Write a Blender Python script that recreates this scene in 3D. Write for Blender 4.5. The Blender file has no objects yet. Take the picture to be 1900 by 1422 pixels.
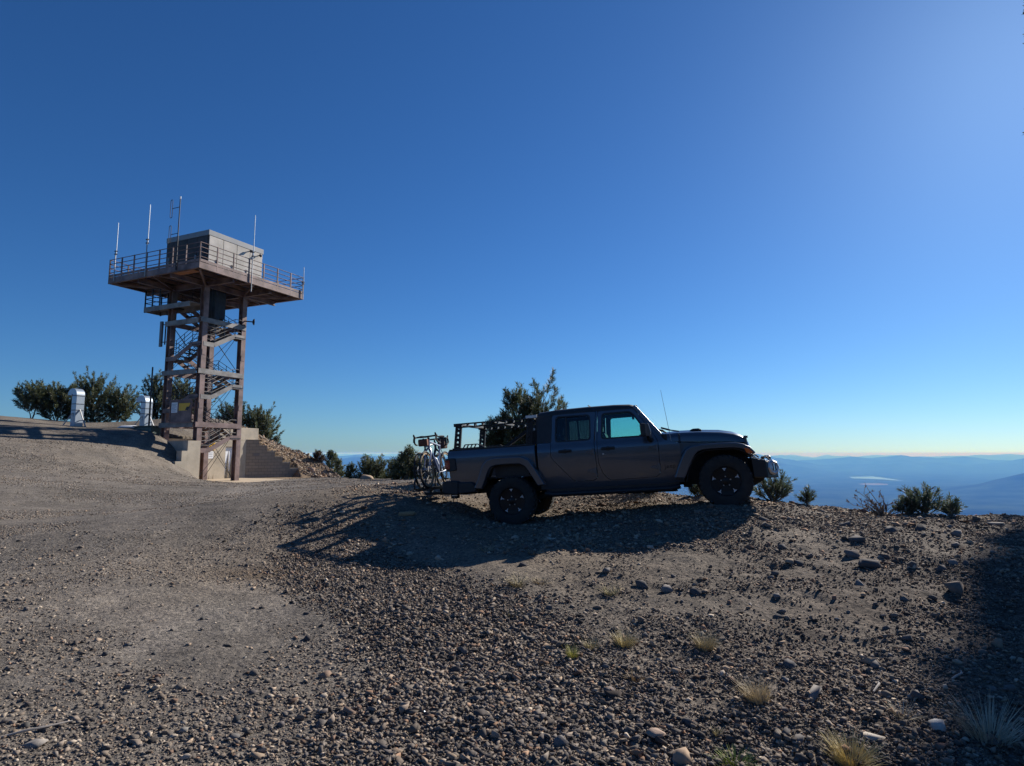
import bpy, bmesh, math, random
import numpy as np
from mathutils import Vector, Matrix, noise as mnoise

S = bpy.context.scene
COL = S.collection
RAD = math.radians

# ------------------------------------------------------------------ camera
EYE = 1.6
FPX = 1150.0                      # focal length in pixels of the 1900 px wide photograph
PITCH = math.atan(130.0 / FPX)    # camera tilted up a little
cam_d = bpy.data.cameras.new('camera')
cam_d.sensor_fit = 'HORIZONTAL'
cam_d.sensor_width = 36.0
cam_d.lens = 36.0 * FPX / 1900.0
cam_d.clip_start = 0.05
cam_d.clip_end = 250000.0
cam = bpy.data.objects.new('camera', cam_d)
cam.location = (0, 0, EYE)
cam.rotation_euler = (RAD(90) + PITCH, 0, 0)
COL.objects.link(cam)
S.camera = cam

# ------------------------------------------------------------------ sky + sun
SUN_AZ = RAD(42.8)                # to the right of the viewing direction
SUN_EL = RAD(28.8)
SUN = Vector((math.sin(SUN_AZ) * math.cos(SUN_EL), math.cos(SUN_AZ) * math.cos(SUN_EL), math.sin(SUN_EL)))
W = bpy.data.worlds.new('World')
S.world = W
W.use_nodes = True
wn = W.node_tree.nodes
wl = W.node_tree.links
bg = wn['Background']
sky = wn.new('ShaderNodeTexSky')
sky.sky_type = 'NISHITA'
sky.sun_disc = False
sky.sun_elevation = SUN_EL
sky.sun_rotation = SUN_AZ
sky.altitude = 1000.0
sky.air_density = 1.0
sky.dust_density = 0.5
sky.ozone_density = 6.0
sky_hs = wn.new('ShaderNodeHueSaturation')      # the phone camera's rich blue
sky_hs.inputs['Saturation'].default_value = 1.1
sky_tint = wn.new('ShaderNodeMix')
sky_tint.data_type = 'RGBA'
sky_tint.blend_type = 'MULTIPLY'
sky_tint.inputs[0].default_value = 1.0
sky_tint.inputs[7].default_value = (.735, 1.045, 1.297, 1)
wl.new(sky.outputs[0], sky_hs.inputs['Color'])
wl.new(sky_hs.outputs[0], sky_tint.inputs[6])
wl.new(sky_tint.outputs[2], bg.inputs[0])
bg.inputs[1].default_value = 0.052

sun_d = bpy.data.lights.new('sun', 'SUN')
sun_d.energy = 5.0
sun_d.angle = RAD(0.53)
sun_d.color = (1.0, 0.94, 0.86)
sun = bpy.data.objects.new('sun', sun_d)
sun.rotation_euler = SUN.to_track_quat('Z', 'Y').to_euler()
COL.objects.link(sun)

S.view_settings.view_transform = 'Standard'
S.view_settings.look = 'None'
S.view_settings.gamma = 1.0
S.view_settings.exposure = 0.51
S.cycles.use_denoising = True
S.cycles.max_bounces = 8
S.cycles.transparent_max_bounces = 16
S.cycles.volume_bounces = 0

random.seed(4)
RNG = np.random.default_rng(7)


def PX(px, py, Y):
    """World point that the photograph shows at pixel px, py if it stands Y metres ahead."""
    u = (px - 950) / FPX
    v = (711 - py) / FPX
    c, s = math.cos(PITCH), math.sin(PITCH)
    d = Vector((u, c - v * s, s + v * c))
    t = Y / d.y
    return Vector((d.x * t, Y, EYE + d.z * t))


# ------------------------------------------------------------------ materials
MATS = {}


def mat(name, col, rough=0.7, metal=0.0, var=0.25, scale=6.0, bump=0.0, bscale=None, coat=0.0, spec=0.5,
        col2=None, attr=None, detail=6.0, croughness=0.05):
    """Principled material whose colour wanders between two tones by object-space noise."""
    if name in MATS:
        return MATS[name]
    m = bpy.data.materials.new(name)
    m.use_nodes = True
    n, l = m.node_tree.nodes, m.node_tree.links
    b = n['Principled BSDF']
    b.inputs['Roughness'].default_value = rough
    b.inputs['Metallic'].default_value = metal
    b.inputs['Specular IOR Level'].default_value = spec
    if coat:
        b.inputs['Coat Weight'].default_value = coat
        b.inputs['Coat Roughness'].default_value = croughness
    tc = n.new('ShaderNodeTexCoord')
    nz = n.new('ShaderNodeTexNoise')
    nz.inputs['Scale'].default_value = scale
    nz.inputs['Detail'].default_value = detail
    nz.inputs['Roughness'].default_value = 0.62
    l.new(tc.outputs['Object'], nz.inputs['Vector'])
    rp = n.new('ShaderNodeValToRGB')
    rp.color_ramp.elements[0].position = 0.32
    rp.color_ramp.elements[1].position = 0.68
    a = tuple(max(0, c * (1 - var)) for c in col)
    c2 = col2 if col2 else tuple(min(1, c * (1 + var)) for c in col)
    rp.color_ramp.elements[0].color = (*a, 1)
    rp.color_ramp.elements[1].color = (*c2, 1)
    l.new(nz.outputs['Fac'], rp.inputs['Fac'])
    out = rp.outputs['Color']
    if attr:
        at = n.new('ShaderNodeAttribute')
        at.attribute_name = attr
        mx = n.new('ShaderNodeMix')
        mx.data_type = 'RGBA'
        mx.blend_type = 'MULTIPLY'
        mx.inputs[0].default_value = 1.0
        l.new(at.outputs['Color'], mx.inputs[6])
        l.new(out, mx.inputs[7])
        out = mx.outputs[2]
    l.new(out, b.inputs['Base Color'])
    if bump:
        nb = n.new('ShaderNodeTexNoise')
        nb.inputs['Scale'].default_value = bscale or scale * 4
        nb.inputs['Detail'].default_value = 8
        nb.inputs['Roughness'].default_value = 0.7
        l.new(tc.outputs['Object'], nb.inputs['Vector'])
        bp = n.new('ShaderNodeBump')
        bp.inputs['Strength'].default_value = 0.8
        bp.inputs['Distance'].default_value = bump
        l.new(nb.outputs['Fac'], bp.inputs['Height'])
        l.new(bp.outputs['Normal'], b.inputs['Normal'])
    MATS[name] = m
    return m


def glass(name, tint, refl=0.08):
    """Thin tinted pane: tinted see-through plus a Fresnel reflection."""
    m = bpy.data.materials.new(name)
    m.use_nodes = True
    n, l = m.node_tree.nodes, m.node_tree.links
    for x in list(n):
        if x.type != 'OUTPUT_MATERIAL':
            n.remove(x)
    o = [x for x in n if x.type == 'OUTPUT_MATERIAL'][0]
    tr = n.new('ShaderNodeBsdfTransparent')
    tr.inputs[0].default_value = (*tint, 1)
    gl = n.new('ShaderNodeBsdfGlossy')
    gl.inputs['Roughness'].default_value = 0.02
    gl.inputs['Color'].default_value = (1, 1, 1, 1)
    fr = n.new('ShaderNodeFresnel')
    fr.inputs['IOR'].default_value = 1.45
    mx = n.new('ShaderNodeMixShader')
    l.new(fr.outputs[0], mx.inputs[0])
    l.new(tr.outputs[0], mx.inputs[1])
    l.new(gl.outputs[0], mx.inputs[2])
    l.new(mx.outputs[0], o.inputs['Surface'])
    MATS[name] = m
    return m


# ------------------------------------------------------------------ mesh helpers
class MB:
    """Collects simple shapes; build() links them as ONE mesh object."""

    def __init__(self):
        self.v, self.f = [], []

    def add(self, vs, fs):
        o = len(self.v)
        self.v += [tuple(p) for p in vs]
        self.f += [tuple(i + o for i in q) for q in fs]
        return self

    def box(self, lo, hi):
        x0, y0, z0 = lo
        x1, y1, z1 = hi
        return self.add([(x0, y0, z0), (x1, y0, z0), (x1, y1, z0), (x0, y1, z0), (x0, y0, z1), (x1, y0, z1), (x1, y1, z1), (x0, y1, z1)],
                        [(0, 3, 2, 1), (4, 5, 6, 7), (0, 1, 5, 4), (1, 2, 6, 5), (2, 3, 7, 6), (3, 0, 4, 7)])

    def bar(self, p, q, w, h=None, up=(0, 0, 1)):
        """Rectangular bar from p to q, w wide across, h along 'up'."""
        h = w if h is None else h
        p, q = Vector(p), Vector(q)
        d = (q - p).normalized()
        u = Vector(up)
        if abs(d.dot(u)) > 0.98:
            u = Vector((1, 0, 0))
        s = d.cross(u).normalized()
        u = s.cross(d).normalized()
        vs = []
        for c in (p, q):
            for a, b in ((-1, -1), (1, -1), (1, 1), (-1, 1)):
                vs.append(c + s * (a * w / 2) + u * (b * h / 2))
        return self.add(vs, [(3, 2, 1, 0), (4, 5, 6, 7), (0, 1, 5, 4), (1, 2, 6, 5), (2, 3, 7, 6), (3, 0, 4, 7)])

    def path(self, pts, r, n=6, closed=False, caps=True):
        """Round tube through pts; r may be a list."""
        pts = [Vector(p) for p in pts]
        k = len(pts)
        rs = r if isinstance(r, (list, tuple)) else [r] * k
        rings = []
        prev = None
        for i, p in enumerate(pts):
            if closed:
                t = pts[(i + 1) % k] - pts[i - 1]
            else:
                t = pts[min(i + 1, k - 1)] - pts[max(i - 1, 0)]
            t.normalize()
            if prev is None:
                a = Vector((0, 0, 1)) if abs(t.z) < 0.9 else Vector((1, 0, 0))
                s = t.cross(a).normalized()
            else:
                s = (prev - t * prev.dot(t)).normalized()
            prev = s
            u = t.cross(s)
            rings.append([p + (s * math.cos(2 * math.pi * j / n) + u * math.sin(2 * math.pi * j / n)) * rs[i] for j in range(n)])
        vs = [q for rg in rings for q in rg]
        fs = []
        for i in range(k if closed else k - 1):
            a, b = i * n, ((i + 1) % k) * n
            for j in range(n):
                fs.append((a + j, a + (j + 1) % n, b + (j + 1) % n, b + j))
        if not closed and caps:
            fs.append(tuple(range(n))[::-1])
            fs.append(tuple((k - 1) * n + j for j in range(n)))
        return self.add(vs, fs)

    def prism(self, poly, a0, a1, axis='y'):
        """Polygon extruded: axis y takes (x,z), axis x takes (y,z), axis z takes (x,y)."""
        def pt(p, a):
            return {'y': (p[0], a, p[1]), 'x': (a, p[0], p[1]), 'z': (p[0], p[1], a)}[axis]
        k = len(poly)
        vs = [pt(p, a0) for p in poly] + [pt(p, a1) for p in poly]
        fs = [tuple(range(k))[::-1], tuple(range(k, 2 * k))]
        for i in range(k):
            j = (i + 1) % k
            fs.append((i, j, k + j, k + i))
        return self.add(vs, fs)

    def ring(self, out, inn, a0, a1):
        """Open strip between two equal-length (x,z) paths, extruded in y."""
        k = len(out)
        vs = [(p[0], a, p[1]) for a in (a0, a1) for pa in (out, inn) for p in pa]
        O0, I0, O1, I1 = 0, k, 2 * k, 3 * k
        fs = []
        for i in range(k - 1):
            fs += [(O0 + i, O0 + i + 1, I0 + i + 1, I0 + i), (O1 + i, I1 + i, I1 + i + 1, O1 + i + 1),
                   (O0 + i, O1 + i, O1 + i + 1, O0 + i + 1), (I0 + i, I0 + i + 1, I1 + i + 1, I1 + i)]
        for i in (0, k - 1):
            fs.append((O0 + i, I0 + i, I1 + i, O1 + i))
        return self.add(vs, fs)

    def lathe(self, prof, n=32, axis='y', c=(0, 0, 0)):
        """Profile of (radius, along) turned round an axis through c (closed profile loop not needed)."""
        vs, fs = [], []
        k = len(prof)
        for i in range(n):
            a = 2 * math.pi * i / n
            ca, sa = math.cos(a), math.sin(a)
            for r, t in prof:
                p = {'y': (r * ca, t, r * sa), 'z': (r * ca, r * sa, t), 'x': (t, r * ca, r * sa)}[axis]
                vs.append((p[0] + c[0], p[1] + c[1], p[2] + c[2]))
        for i in range(n):
            j = (i + 1) % n
            for q in range(k - 1):
                fs.append((i * k + q, i * k + q + 1, j * k + q + 1, j * k + q))
        return self.add(vs, fs)

    def map(self, fn):
        self.v = [tuple(fn(*p)) for p in self.v]
        return self

    def build(self, name, m, parent=None, smooth=True, bevel=0.0, ang=35, segs=2, loc=None):
        me = bpy.data.meshes.new(name)
        me.from_pydata(self.v, [], self.f)
        bm = bmesh.new()
        bm.from_mesh(me)
        bmesh.ops.recalc_face_normals(bm, faces=bm.faces)
        bm.to_mesh(me)
        bm.free()
        if smooth:
            me.polygons.foreach_set('use_smooth', [True] * len(me.polygons))
            me.set_sharp_from_angle(angle=RAD(ang))
        me.materials.append(m)
        o = bpy.data.objects.new(name, me)
        COL.objects.link(o)
        if parent is not None:
            o.parent = parent
        if loc is not None:
            o.location = loc
        if bevel:
            md = o.modifiers.new('bevel', 'BEVEL')
            md.width = bevel
            md.segments = segs
            md.limit_method = 'ANGLE'
            md.angle_limit = RAD(40)
            md.harden_normals = True
        return o


def mesh_np(name, v, tris, m, parent=None, tint=None, smooth=False, quads=None):
    """Mesh from numpy arrays (triangles or quads)."""
    me = bpy.data.meshes.new(name)
    F = tris if quads is None else quads
    k = F.shape[1]
    me.vertices.add(len(v))
    me.vertices.foreach_set('co', np.ascontiguousarray(v, dtype=np.float32).ravel())
    me.loops.add(F.size)
    me.loops.foreach_set('vertex_index', np.ascontiguousarray(F, dtype=np.int32).ravel())
    me.polygons.add(len(F))
    me.polygons.foreach_set('loop_start', np.arange(0, F.size, k, dtype=np.int32))
    me.polygons.foreach_set('loop_total', np.full(len(F), k, dtype=np.int32))
    if smooth:
        me.polygons.foreach_set('use_smooth', np.ones(len(F), dtype=bool))
    if tint is not None:
        at = me.color_attributes.new('tint', 'FLOAT_COLOR', 'POINT')
        t4 = np.ones((len(v), 4), dtype=np.float32)
        t4[:, :3] = tint
        at.data.foreach_set('color', t4.ravel())
    me.update(calc_edges=True)
    me.validate()
    for mm in (m if isinstance(m, (list, tuple)) else [m]):
        me.materials.append(mm)
    o = bpy.data.objects.new(name, me)
    COL.objects.link(o)
    if parent is not None:
        o.parent = parent
    return o


def tag(o, label=None, cat=None, group=None, kind=None):
    if label:
        o['label'] = label
    if cat:
        o['category'] = cat
    if group:
        o['group'] = group
    if kind:
        o['kind'] = kind
    return o


def thing(name, label, cat, loc=(0, 0, 0), rz=0.0, group=None):
    o = bpy.data.objects.new(name, None)
    o.empty_display_size = 0.2
    COL.objects.link(o)
    o.location = loc
    o.rotation_euler = (0, 0, rz)
    return tag(o, label, cat, group)


def part(name, parent, loc=(0, 0, 0), rot=(0, 0, 0)):
    o = bpy.data.objects.new(name, None)
    o.empty_display_size = 0.1
    COL.objects.link(o)
    o.parent = parent
    o.location = loc
    o.rotation_euler = rot
    return o


def copy_tree(o, parent=None):
    c = o.copy()
    COL.objects.link(c)
    c.parent = parent
    for ch in list(o.children):
        copy_tree(ch, c)
    return c

# ------------------------------------------------------------------ terrain
def _hash(ix, iy, seed):
    h = (ix.astype(np.int64) * 374761393 + iy.astype(np.int64) * 668265263 + seed * 974634777) & 0xffffffff
    h = ((h ^ (h >> 13)) * 1274126177) & 0xffffffff
    h = h ^ (h >> 16)
    return (h & 0xffffff) / float(0xffffff)


def vnoise(x, y, seed=0):
    ix, iy = np.floor(x), np.floor(y)
    fx, fy = x - ix, y - iy
    fx = fx * fx * fx * (fx * (fx * 6 - 15) + 10)
    fy = fy * fy * fy * (fy * (fy * 6 - 15) + 10)
    a, b = _hash(ix, iy, seed), _hash(ix + 1, iy, seed)
    c, d = _hash(ix, iy + 1, seed), _hash(ix + 1, iy + 1, seed)
    return (a + (b - a) * fx) + ((c + (d - c) * fx) - (a + (b - a) * fx)) * fy


def fbm(x, y, seed=0, octv=4):
    t, amp, tot = 0.0, 1.0, 0.0
    for k in range(octv):
        t = t + amp * (vnoise(x * 2 ** k + 17.3 * k, y * 2 ** k - 9.1 * k, seed + k) - 0.5)
        tot += amp
        amp *= 0.5
    return t / tot * 2


# tower / bunker frame: x = n (towards the sunlit side), y = d (away)
TC = np.array([-17.47, 34.98])
TAL = RAD(24.9)
TN = np.array([math.cos(TAL), -math.sin(TAL)])
TD = np.array([math.sin(TAL), math.cos(TAL)])
WALLU = -1.62

CTRL = np.array([
    (-3, 3, .04), (0, 3, 0), (3, 3, .02), (-4, 6, .16), (0, 6, .15), (4, 6, .24), (6.5, 4, .25), (6.6, 6.2, .44),
    (0, 8.4, .37), (-.2, 7.5, .29), (-2.0, 8.0, .17), (2.6, 8.4, .47), (5, 8.4, .58), (7.4, 9, .645), (5.65, 10, .63), (4.7, 10.3, .70),
    (0.0, 10.66, .395), (.48, 12.46, .47), (3.39, 9.79, .765), (3.85, 11.6, .75), (1.7, 10.25, .58), (1.9, 12.0, .60),
    (1.47, 13, .71), (3.5, 11.9, .70), (.2, 14.5, .78),
    (-3.28, 10.8, .76), (-2.1, 11.5, .80), (-1.7, 13, .80), (-1.8, 14.5, .86), (-1.0, 9.3, .40), (-2.8, 9.15, .36),
    (-4.9, 27, .45), (-8.5, 30, .33), (-12, 31, .18), (-5, 20, .62), (-6, 15, .55), (-3.2, 18, .76), (-2.2, 21, .75),
    (-9, 9, .35), (-9.9, 12, .38), (-13.2, 16, .72), (-18.2, 22, 1.25), (-23.5, 28.5, 2.65), (-27.3, 33, 3.5), (-9.8, 15.2, .28),
    (-23.9, 34, 3.05), (-21.4, 36, 3.08), (-18.9, 31, 1.95), (-15.8, 26, .74), (-17.4, 25, 1.15), (-18.1, 33.2, 1.95), (-17.0, 33.0, .75), (-16.4, 33.4, .1),
    (-13.5, 33, .1), (-19.6, 37, 3.05), (-18, 40.5, 3.2), (-18.3, 43.5, 3.1), (-16.4, 44.0, 2.0), (-14.9, 45.0, 1.35), (-16.5, 41.0, 2.15), (-15.8, 41.7, 1.6), (-15.1, 42.3, 1.0), (-13.6, 43.6, .60), (-11.6, 43.0, .05), (-14.4, 40.2, .0), (-13.2, 41.2, .03), (-12.4, 39.0, .05), (-10.0, 37.0, .15), (-15.6, 39.4, .0), (-13, 35.5, .08),
    (-26, 42, 3.4), (-32, 38, 3.9), (-36, 28, 3.6), (-30, 18, 1.9), (-22, 8, .9), (-14, 2, .4),
    (0, -4, 0), (-9, -5, .2), (9, -5, .1), (13, 2, .2), (11, 7, .5), (9.5, 10, .62), (14, 8, .3),
], dtype=float)


def _tps(r2):
    return np.where(r2 > 1e-12, 0.5 * r2 * np.log(np.maximum(r2, 1e-12)), 0.0)


_n = len(CTRL)
_d2 = ((CTRL[:, None, :2] - CTRL[None, :, :2]) ** 2).sum(-1)
_K = _tps(_d2) + np.eye(_n) * 0.15
_P = np.column_stack([np.ones(_n), CTRL[:, :2]])
_A = np.block([[_K, _P], [_P.T, np.zeros((3, 3))]])
_w = np.linalg.solve(_A, np.concatenate([CTRL[:, 2], np.zeros(3)]))


def tps(x, y):
    out = np.empty_like(x)
    for s in range(0, len(x), 60000):
        xs, ys = x[s:s + 60000], y[s:s + 60000]
        r2 = (xs[:, None] - CTRL[None, :, 0]) ** 2 + (ys[:, None] - CTRL[None, :, 1]) ** 2
        out[s:s + 60000] = _tps(r2) @ _w[:_n] + _w[_n] + _w[_n + 1] * xs + _w[_n + 2] * ys
    return out


_EA = [-180, -120, -90, -60, -40, -21, -18.3, -17, -15.4, -14.6, -10, -7.5, -5, 0, 5, 10, 17, 22, 29, 40, 60, 90, 120, 180]
_ER = [60, 60, 40, 46, 46, 49, 48, 47, 44, 33, 29.5, 26, 22, 16.5, 14.2, 13.4, 12.9, 12.2, 11.6, 11.8, 12.5, 40, 60, 60]

# far ridges: distance, and the skyline as (photo column, photo row)
RIDGES = [
    (13000, 2400, [(1600, 935), (1700, 912), (1799, 898), (1832, 889.6), (1900, 874.5), (2000, 862), (2300, 850)]),
    (30000, 3200, [(1380, 880), (1450, 868), (1540, 862), (1599, 860.5), (1700, 865), (1791, 864), (1845, 859), (1900, 849.5), (2000, 845), (2300, 843)]),
    (29000, 2600, [(1000, 850), (1250, 843), (1402, 842.5), (1462, 853), (1500, 860), (1540, 870)]),
    (34000, 3000, [(1380, 864), (1440, 857), (1517, 852.6), (1574.5, 846.6), (1613, 850), (1667.6, 844.6), (1736, 850), (1785, 847), (1840, 854), (1900, 856), (2200, 858)]),
    (60000, 6000, [(300, 848), (543, 846), (800, 847), (1200, 848), (1400, 846), (1448, 844.5), (1503, 850), (1560, 849), (1700, 847), (1790, 845.5), (1854, 842.2), (1900, 843.5), (2200, 845)]),
    (34000, 3500, [(-200, 850), (300, 848), (543, 848), (590, 847), (638, 846), (668, 843), (685, 846), (780, 846.5), (950, 850), (1100, 862)]),
    (22000, 2600, [(560, 878), (600, 862), (635, 852), (660, 846.5), (675, 847), (700, 856), (760, 864), (850, 868), (1000, 872), (1200, 882), (1300, 890)]),
    (76000, 5000, [(-600, 843.5), (300, 843), (559, 842.6), (611, 842.2), (685, 842), (740, 842), (900, 843), (1200, 843), (1500, 842.5), (1900, 842.2), (2600, 843)]),
]
VALLEY = -800.0


def far_z(x, y, r):
    z = VALLEY + 34 * fbm(x / 2600, y / 2600, 31, 5) * np.clip((r - 3000) / 6000, 0, 1)
    # flat by the lake
    px = 950 + FPX * x / np.maximum(y, 1)
    lk = np.exp(-(((px - 1600) / 150) ** 2) - ((y - 21500) / 8000) ** 2)
    z = VALLEY + (z - VALLEY) * (1 - np.clip(3 * lk, 0, 1))
    for R, w, sk in RIDGES:
        xs = [a for a, b in sk]
        zt = EYE + (841 - np.interp(px, xs, [b for a, b in sk])) / FPX * R
        wob = 1 + 0.10 * fbm(x / 5000, y / 5000, int(R) % 97, 4)
        # erosion: spurs and gullies on the flanks
        g = np.exp(-np.abs((np.maximum(y, 1) - R * wob) / w) ** 1.5)
        top = VALLEY + (zt - VALLEY) * np.clip(g * (1 - 0.22 * (1 - g) * (1 + fbm(x / 1500, y / 1500, 5, 4))), 0, 1)
        top = np.where(y > 500, top, VALLEY)
        z = np.maximum(z, top)
    return np.minimum(z, 13.0)


def court_mask(x, y):
    u = (x - TC[0]) * TN[0] + (y - TC[1]) * TN[1]
    v = (x - TC[0]) * TD[0] + (y - TC[1]) * TD[1]
    return u, v


def ground_z(x, y, micro=True):
    x = np.atleast_1d(np.asarray(x, float))
    y = np.atleast_1d(np.asarray(y, float))
    r = np.hypot(x, y) + 1e-9
    az = np.degrees(np.arctan2(x, y))
    re = np.interp(az, _EA, _ER)
    k = np.minimum(1.0, (re + 1.0) / r)
    z = tps(x * k, y * k)
    u, v = court_mask(x, y)
    inc = (u > WALLU - .16) & (v > -1.66) & ((u - WALLU) * .92 - (v - 4.62) * .40 > -.52) & (v < 8.5) & (u < 5.5)
    sw = (u - WALLU) * .40 + (v - 4.62) * .92
    z = np.where(inc, np.minimum(z, 0.02 + np.maximum(0, sw - 3.1) * 1.5), z)
    if micro:
        near = np.clip((70 - r) / 40, 0, 1)
        right = np.clip((x + 0.5) / 3, 0.0, 1) * np.clip((16 - y) / 4, 0, 1)
        rub = np.clip(1 - np.hypot((x + 14.6) / 4.0, (y - 43.6) / 3.0), 0, 1)
        amp = 0.035 + 0.05 * right + 0.12 * rub
        amp = np.where(inc, 0.006, amp)
        z = z + near * (amp * fbm(x * .9, y * .9, 3, 3) + (0.010 + .02 * right + .05 * rub) * np.where(inc, .2, 1) * fbm(x * 5, y * 5, 9, 4))
    back = np.clip((-y - 9) / 38, 0, 1)
    z = z + 8.5 * back * back * (3 - 2 * back) * (1 + .25 * fbm(x / 9, y / 9, 51, 3))
    d = np.maximum(r - re, 0)
    z = z - 0.56 * (np.sqrt(d * d + 1.2 ** 2) - 1.2)
    z = np.where(d > 1.5, z + np.minimum(d / 60, 1) * 1.6 * fbm(x / 14, y / 14, 21, 4), z)
    f = far_z(x, y, r)
    kk = 30.0
    far = r > 200
    z = np.where(far, np.where(z > f + 200, z, f + kk * np.log1p(np.exp(np.clip((z - f) / kk, -30, 30)))), z)
    return z


def gz(x, y):
    return float(ground_z([x], [y])[0])


def hit(px, py):
    """Where the photo's line of sight through a pixel first meets the ground."""
    q = PX(px, py, 1.0)
    Y = np.geomspace(2.5, 48, 1000)
    x, z = q.x * Y, EYE + (q.z - EYE) * Y
    b = np.nonzero(z <= ground_z(x, Y))[0]
    return PX(px, py, float(Y[b[0]]) if len(b) else 12.0)


def tint_at(x, y):
    """Soil colour by place: grey packed gravel left, tan dirt by the truck, dark cinder slope right, tan rubble by the bunker."""
    r = np.hypot(x, y)
    a = np.array([.172, .161, .148])
    b = np.array([.168, .142, .112])
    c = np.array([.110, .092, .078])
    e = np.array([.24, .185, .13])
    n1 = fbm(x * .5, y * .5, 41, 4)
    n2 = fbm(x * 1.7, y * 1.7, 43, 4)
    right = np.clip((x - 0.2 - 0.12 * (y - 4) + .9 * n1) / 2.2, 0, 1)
    dirt = np.exp(-((x - .2) / 4.4) ** 2 - ((y - 11.5) / 3.8) ** 2) * 1.3 + .5 * np.exp(-((x - 1.2) / 1.3) ** 2 - ((y - 6.6) / 1.2) ** 2)
    dirt = np.clip(dirt + .5 * n1, 0, 1) * np.clip((18 - y) / 3, 0, 1)
    mound = np.clip((-x - 9.5) / 6, 0, 1) * np.clip((y - 17) / 8, 0, 1)
    rub = np.clip(1.35 - np.hypot((x + 14.4) / 4.6, (y - 43.0) / 3.6), 0, 1)
    t = np.ones((len(x), 3)) * a
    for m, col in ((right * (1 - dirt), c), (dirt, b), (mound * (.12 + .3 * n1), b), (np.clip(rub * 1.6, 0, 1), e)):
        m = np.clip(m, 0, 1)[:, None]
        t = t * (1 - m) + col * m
    # brown damp patch beside the track and pale wheel ruts
    pt = np.exp(-((x + 3.0) / .55) ** 2 - ((y - 7.6) / .32) ** 2)[:, None]
    t = t * (1 - .75 * pt) + np.array([.10, .072, .045]) * .75 * pt
    rut = np.exp(-((x + .44 * y - 0.2 + .5 * n1) / .5) ** 2) + np.exp(-((x + .62 * y - .3 + .5 * n1) / .5) ** 2)
    t = t * (1 + .16 * np.clip(rut, 0, 1) * (y > 5))[:, None]
    t = t * (1 + .30 * n1 + .22 * n2)[:, None]
    bk = np.clip((-y - 12) / 8, 0, 1)[:, None]
    t = t * (1 - bk) + np.array([.028, .036, .022]) * bk * (1 + .5 * n1)[:, None]
    u, v = court_mask(x, y)
    inc = ((u > WALLU) & (v > -1.6) & (v < 4.6) & (u < 4.2)).astype(float)[:, None]
    t = t * (1 - inc) + np.array([.30, .23, .15]) * inc
    return np.clip(t, .02, .6)


def soil_material():
    m = bpy.data.materials.new('soil')
    m.use_nodes = True
    n, l = m.node_tree.nodes, m.node_tree.links
    b = n['Principled BSDF']
    b.inputs['Roughness'].default_value = 0.92
    b.inputs['Specular IOR Level'].default_value = 0.12
    tc = n.new('ShaderNodeTexCoord')
    at = n.new('ShaderNodeAttribute')
    at.attribute_name = 'tint'

    def noise(sc, det=6, ro=.65):
        z = n.new('ShaderNodeTexNoise')
        z.inputs['Scale'].default_value = sc
        z.inputs['Detail'].default_value = det
        z.inputs['Roughness'].default_value = ro
        l.new(tc.outputs['Object'], z.inputs['Vector'])
        return z
    n1, n2 = noise(2.3), noise(24, 8, .75)
    vo = n.new('ShaderNodeTexVoronoi')
    vo.inputs['Scale'].default_value = 26
    l.new(tc.outputs['Object'], vo.inputs['Vector'])
    vo2 = n.new('ShaderNodeTexVoronoi')
    vo2.inputs['Scale'].default_value = 70
    l.new(tc.outputs['Object'], vo2.inputs['Vector'])

    def ramp(src, p0, c0, p1, c1):
        r = n.new('ShaderNodeValToRGB')
        r.color_ramp.elements[0].position, r.color_ramp.elements[1].position = p0, p1
        r.color_ramp.elements[0].color = (*c0, 1)
        r.color_ramp.elements[1].color = (*c1, 1)
        l.new(src, r.inputs['Fac'])
        return r.outputs['Color']

    def mul(a, c):
        x = n.new('ShaderNodeMix')
        x.data_type = 'RGBA'
        x.blend_type = 'MULTIPLY'
        x.inputs[0].default_value = 1
        l.new(a, x.inputs[6])
        l.new(c, x.inputs[7])
        return x.outputs[2]
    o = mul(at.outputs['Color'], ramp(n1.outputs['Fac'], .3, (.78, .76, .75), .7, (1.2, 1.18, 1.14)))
    o = mul(o, ramp(n2.outputs['Fac'], .33, (.55, .55, .56), .68, (1.42, 1.4, 1.36)))
    o = mul(o, ramp(vo.outputs['Color'], .1, (.72, .71, .70), .9, (1.3, 1.26, 1.2)))
    o = mul(o, ramp(vo2.outputs['Color'], .1, (.75, .75, .75), .9, (1.25, 1.22, 1.2)))
    l.new(o, b.inputs['Base Color'])

    def bump(h, dist, st, prev=None):
        p = n.new('ShaderNodeBump')
        p.inputs['Distance'].default_value = dist
        p.inputs['Strength'].default_value = st
        l.new(h, p.inputs['Height'])
        if prev:
            l.new(prev, p.inputs['Normal'])
        return p.outputs['Normal']
    inv = n.new('ShaderNodeMath')
    inv.operation = 'SUBTRACT'
    inv.inputs[0].default_value = 1
    l.new(vo.outputs['Distance'], inv.inputs[1])
    inv2 = n.new('ShaderNodeMath')
    inv2.operation = 'SUBTRACT'
    inv2.inputs[0].default_value = 1
    l.new(vo2.outputs['Distance'], inv2.inputs[1])
    nn = bump(n2.outputs['Fac'], .03, .7)
    nn = bump(inv.outputs[0], .012, .7, nn)
    nn = bump(inv2.outputs[0], .006, .7, nn)
    l.new(nn, b.inputs['Normal'])
    return m


M_SOIL = soil_material()
M_FOREST = mat('forest_cover', (.030, .045, .028), 1.0, 0, .85, .0016, spec=0.0)


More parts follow.
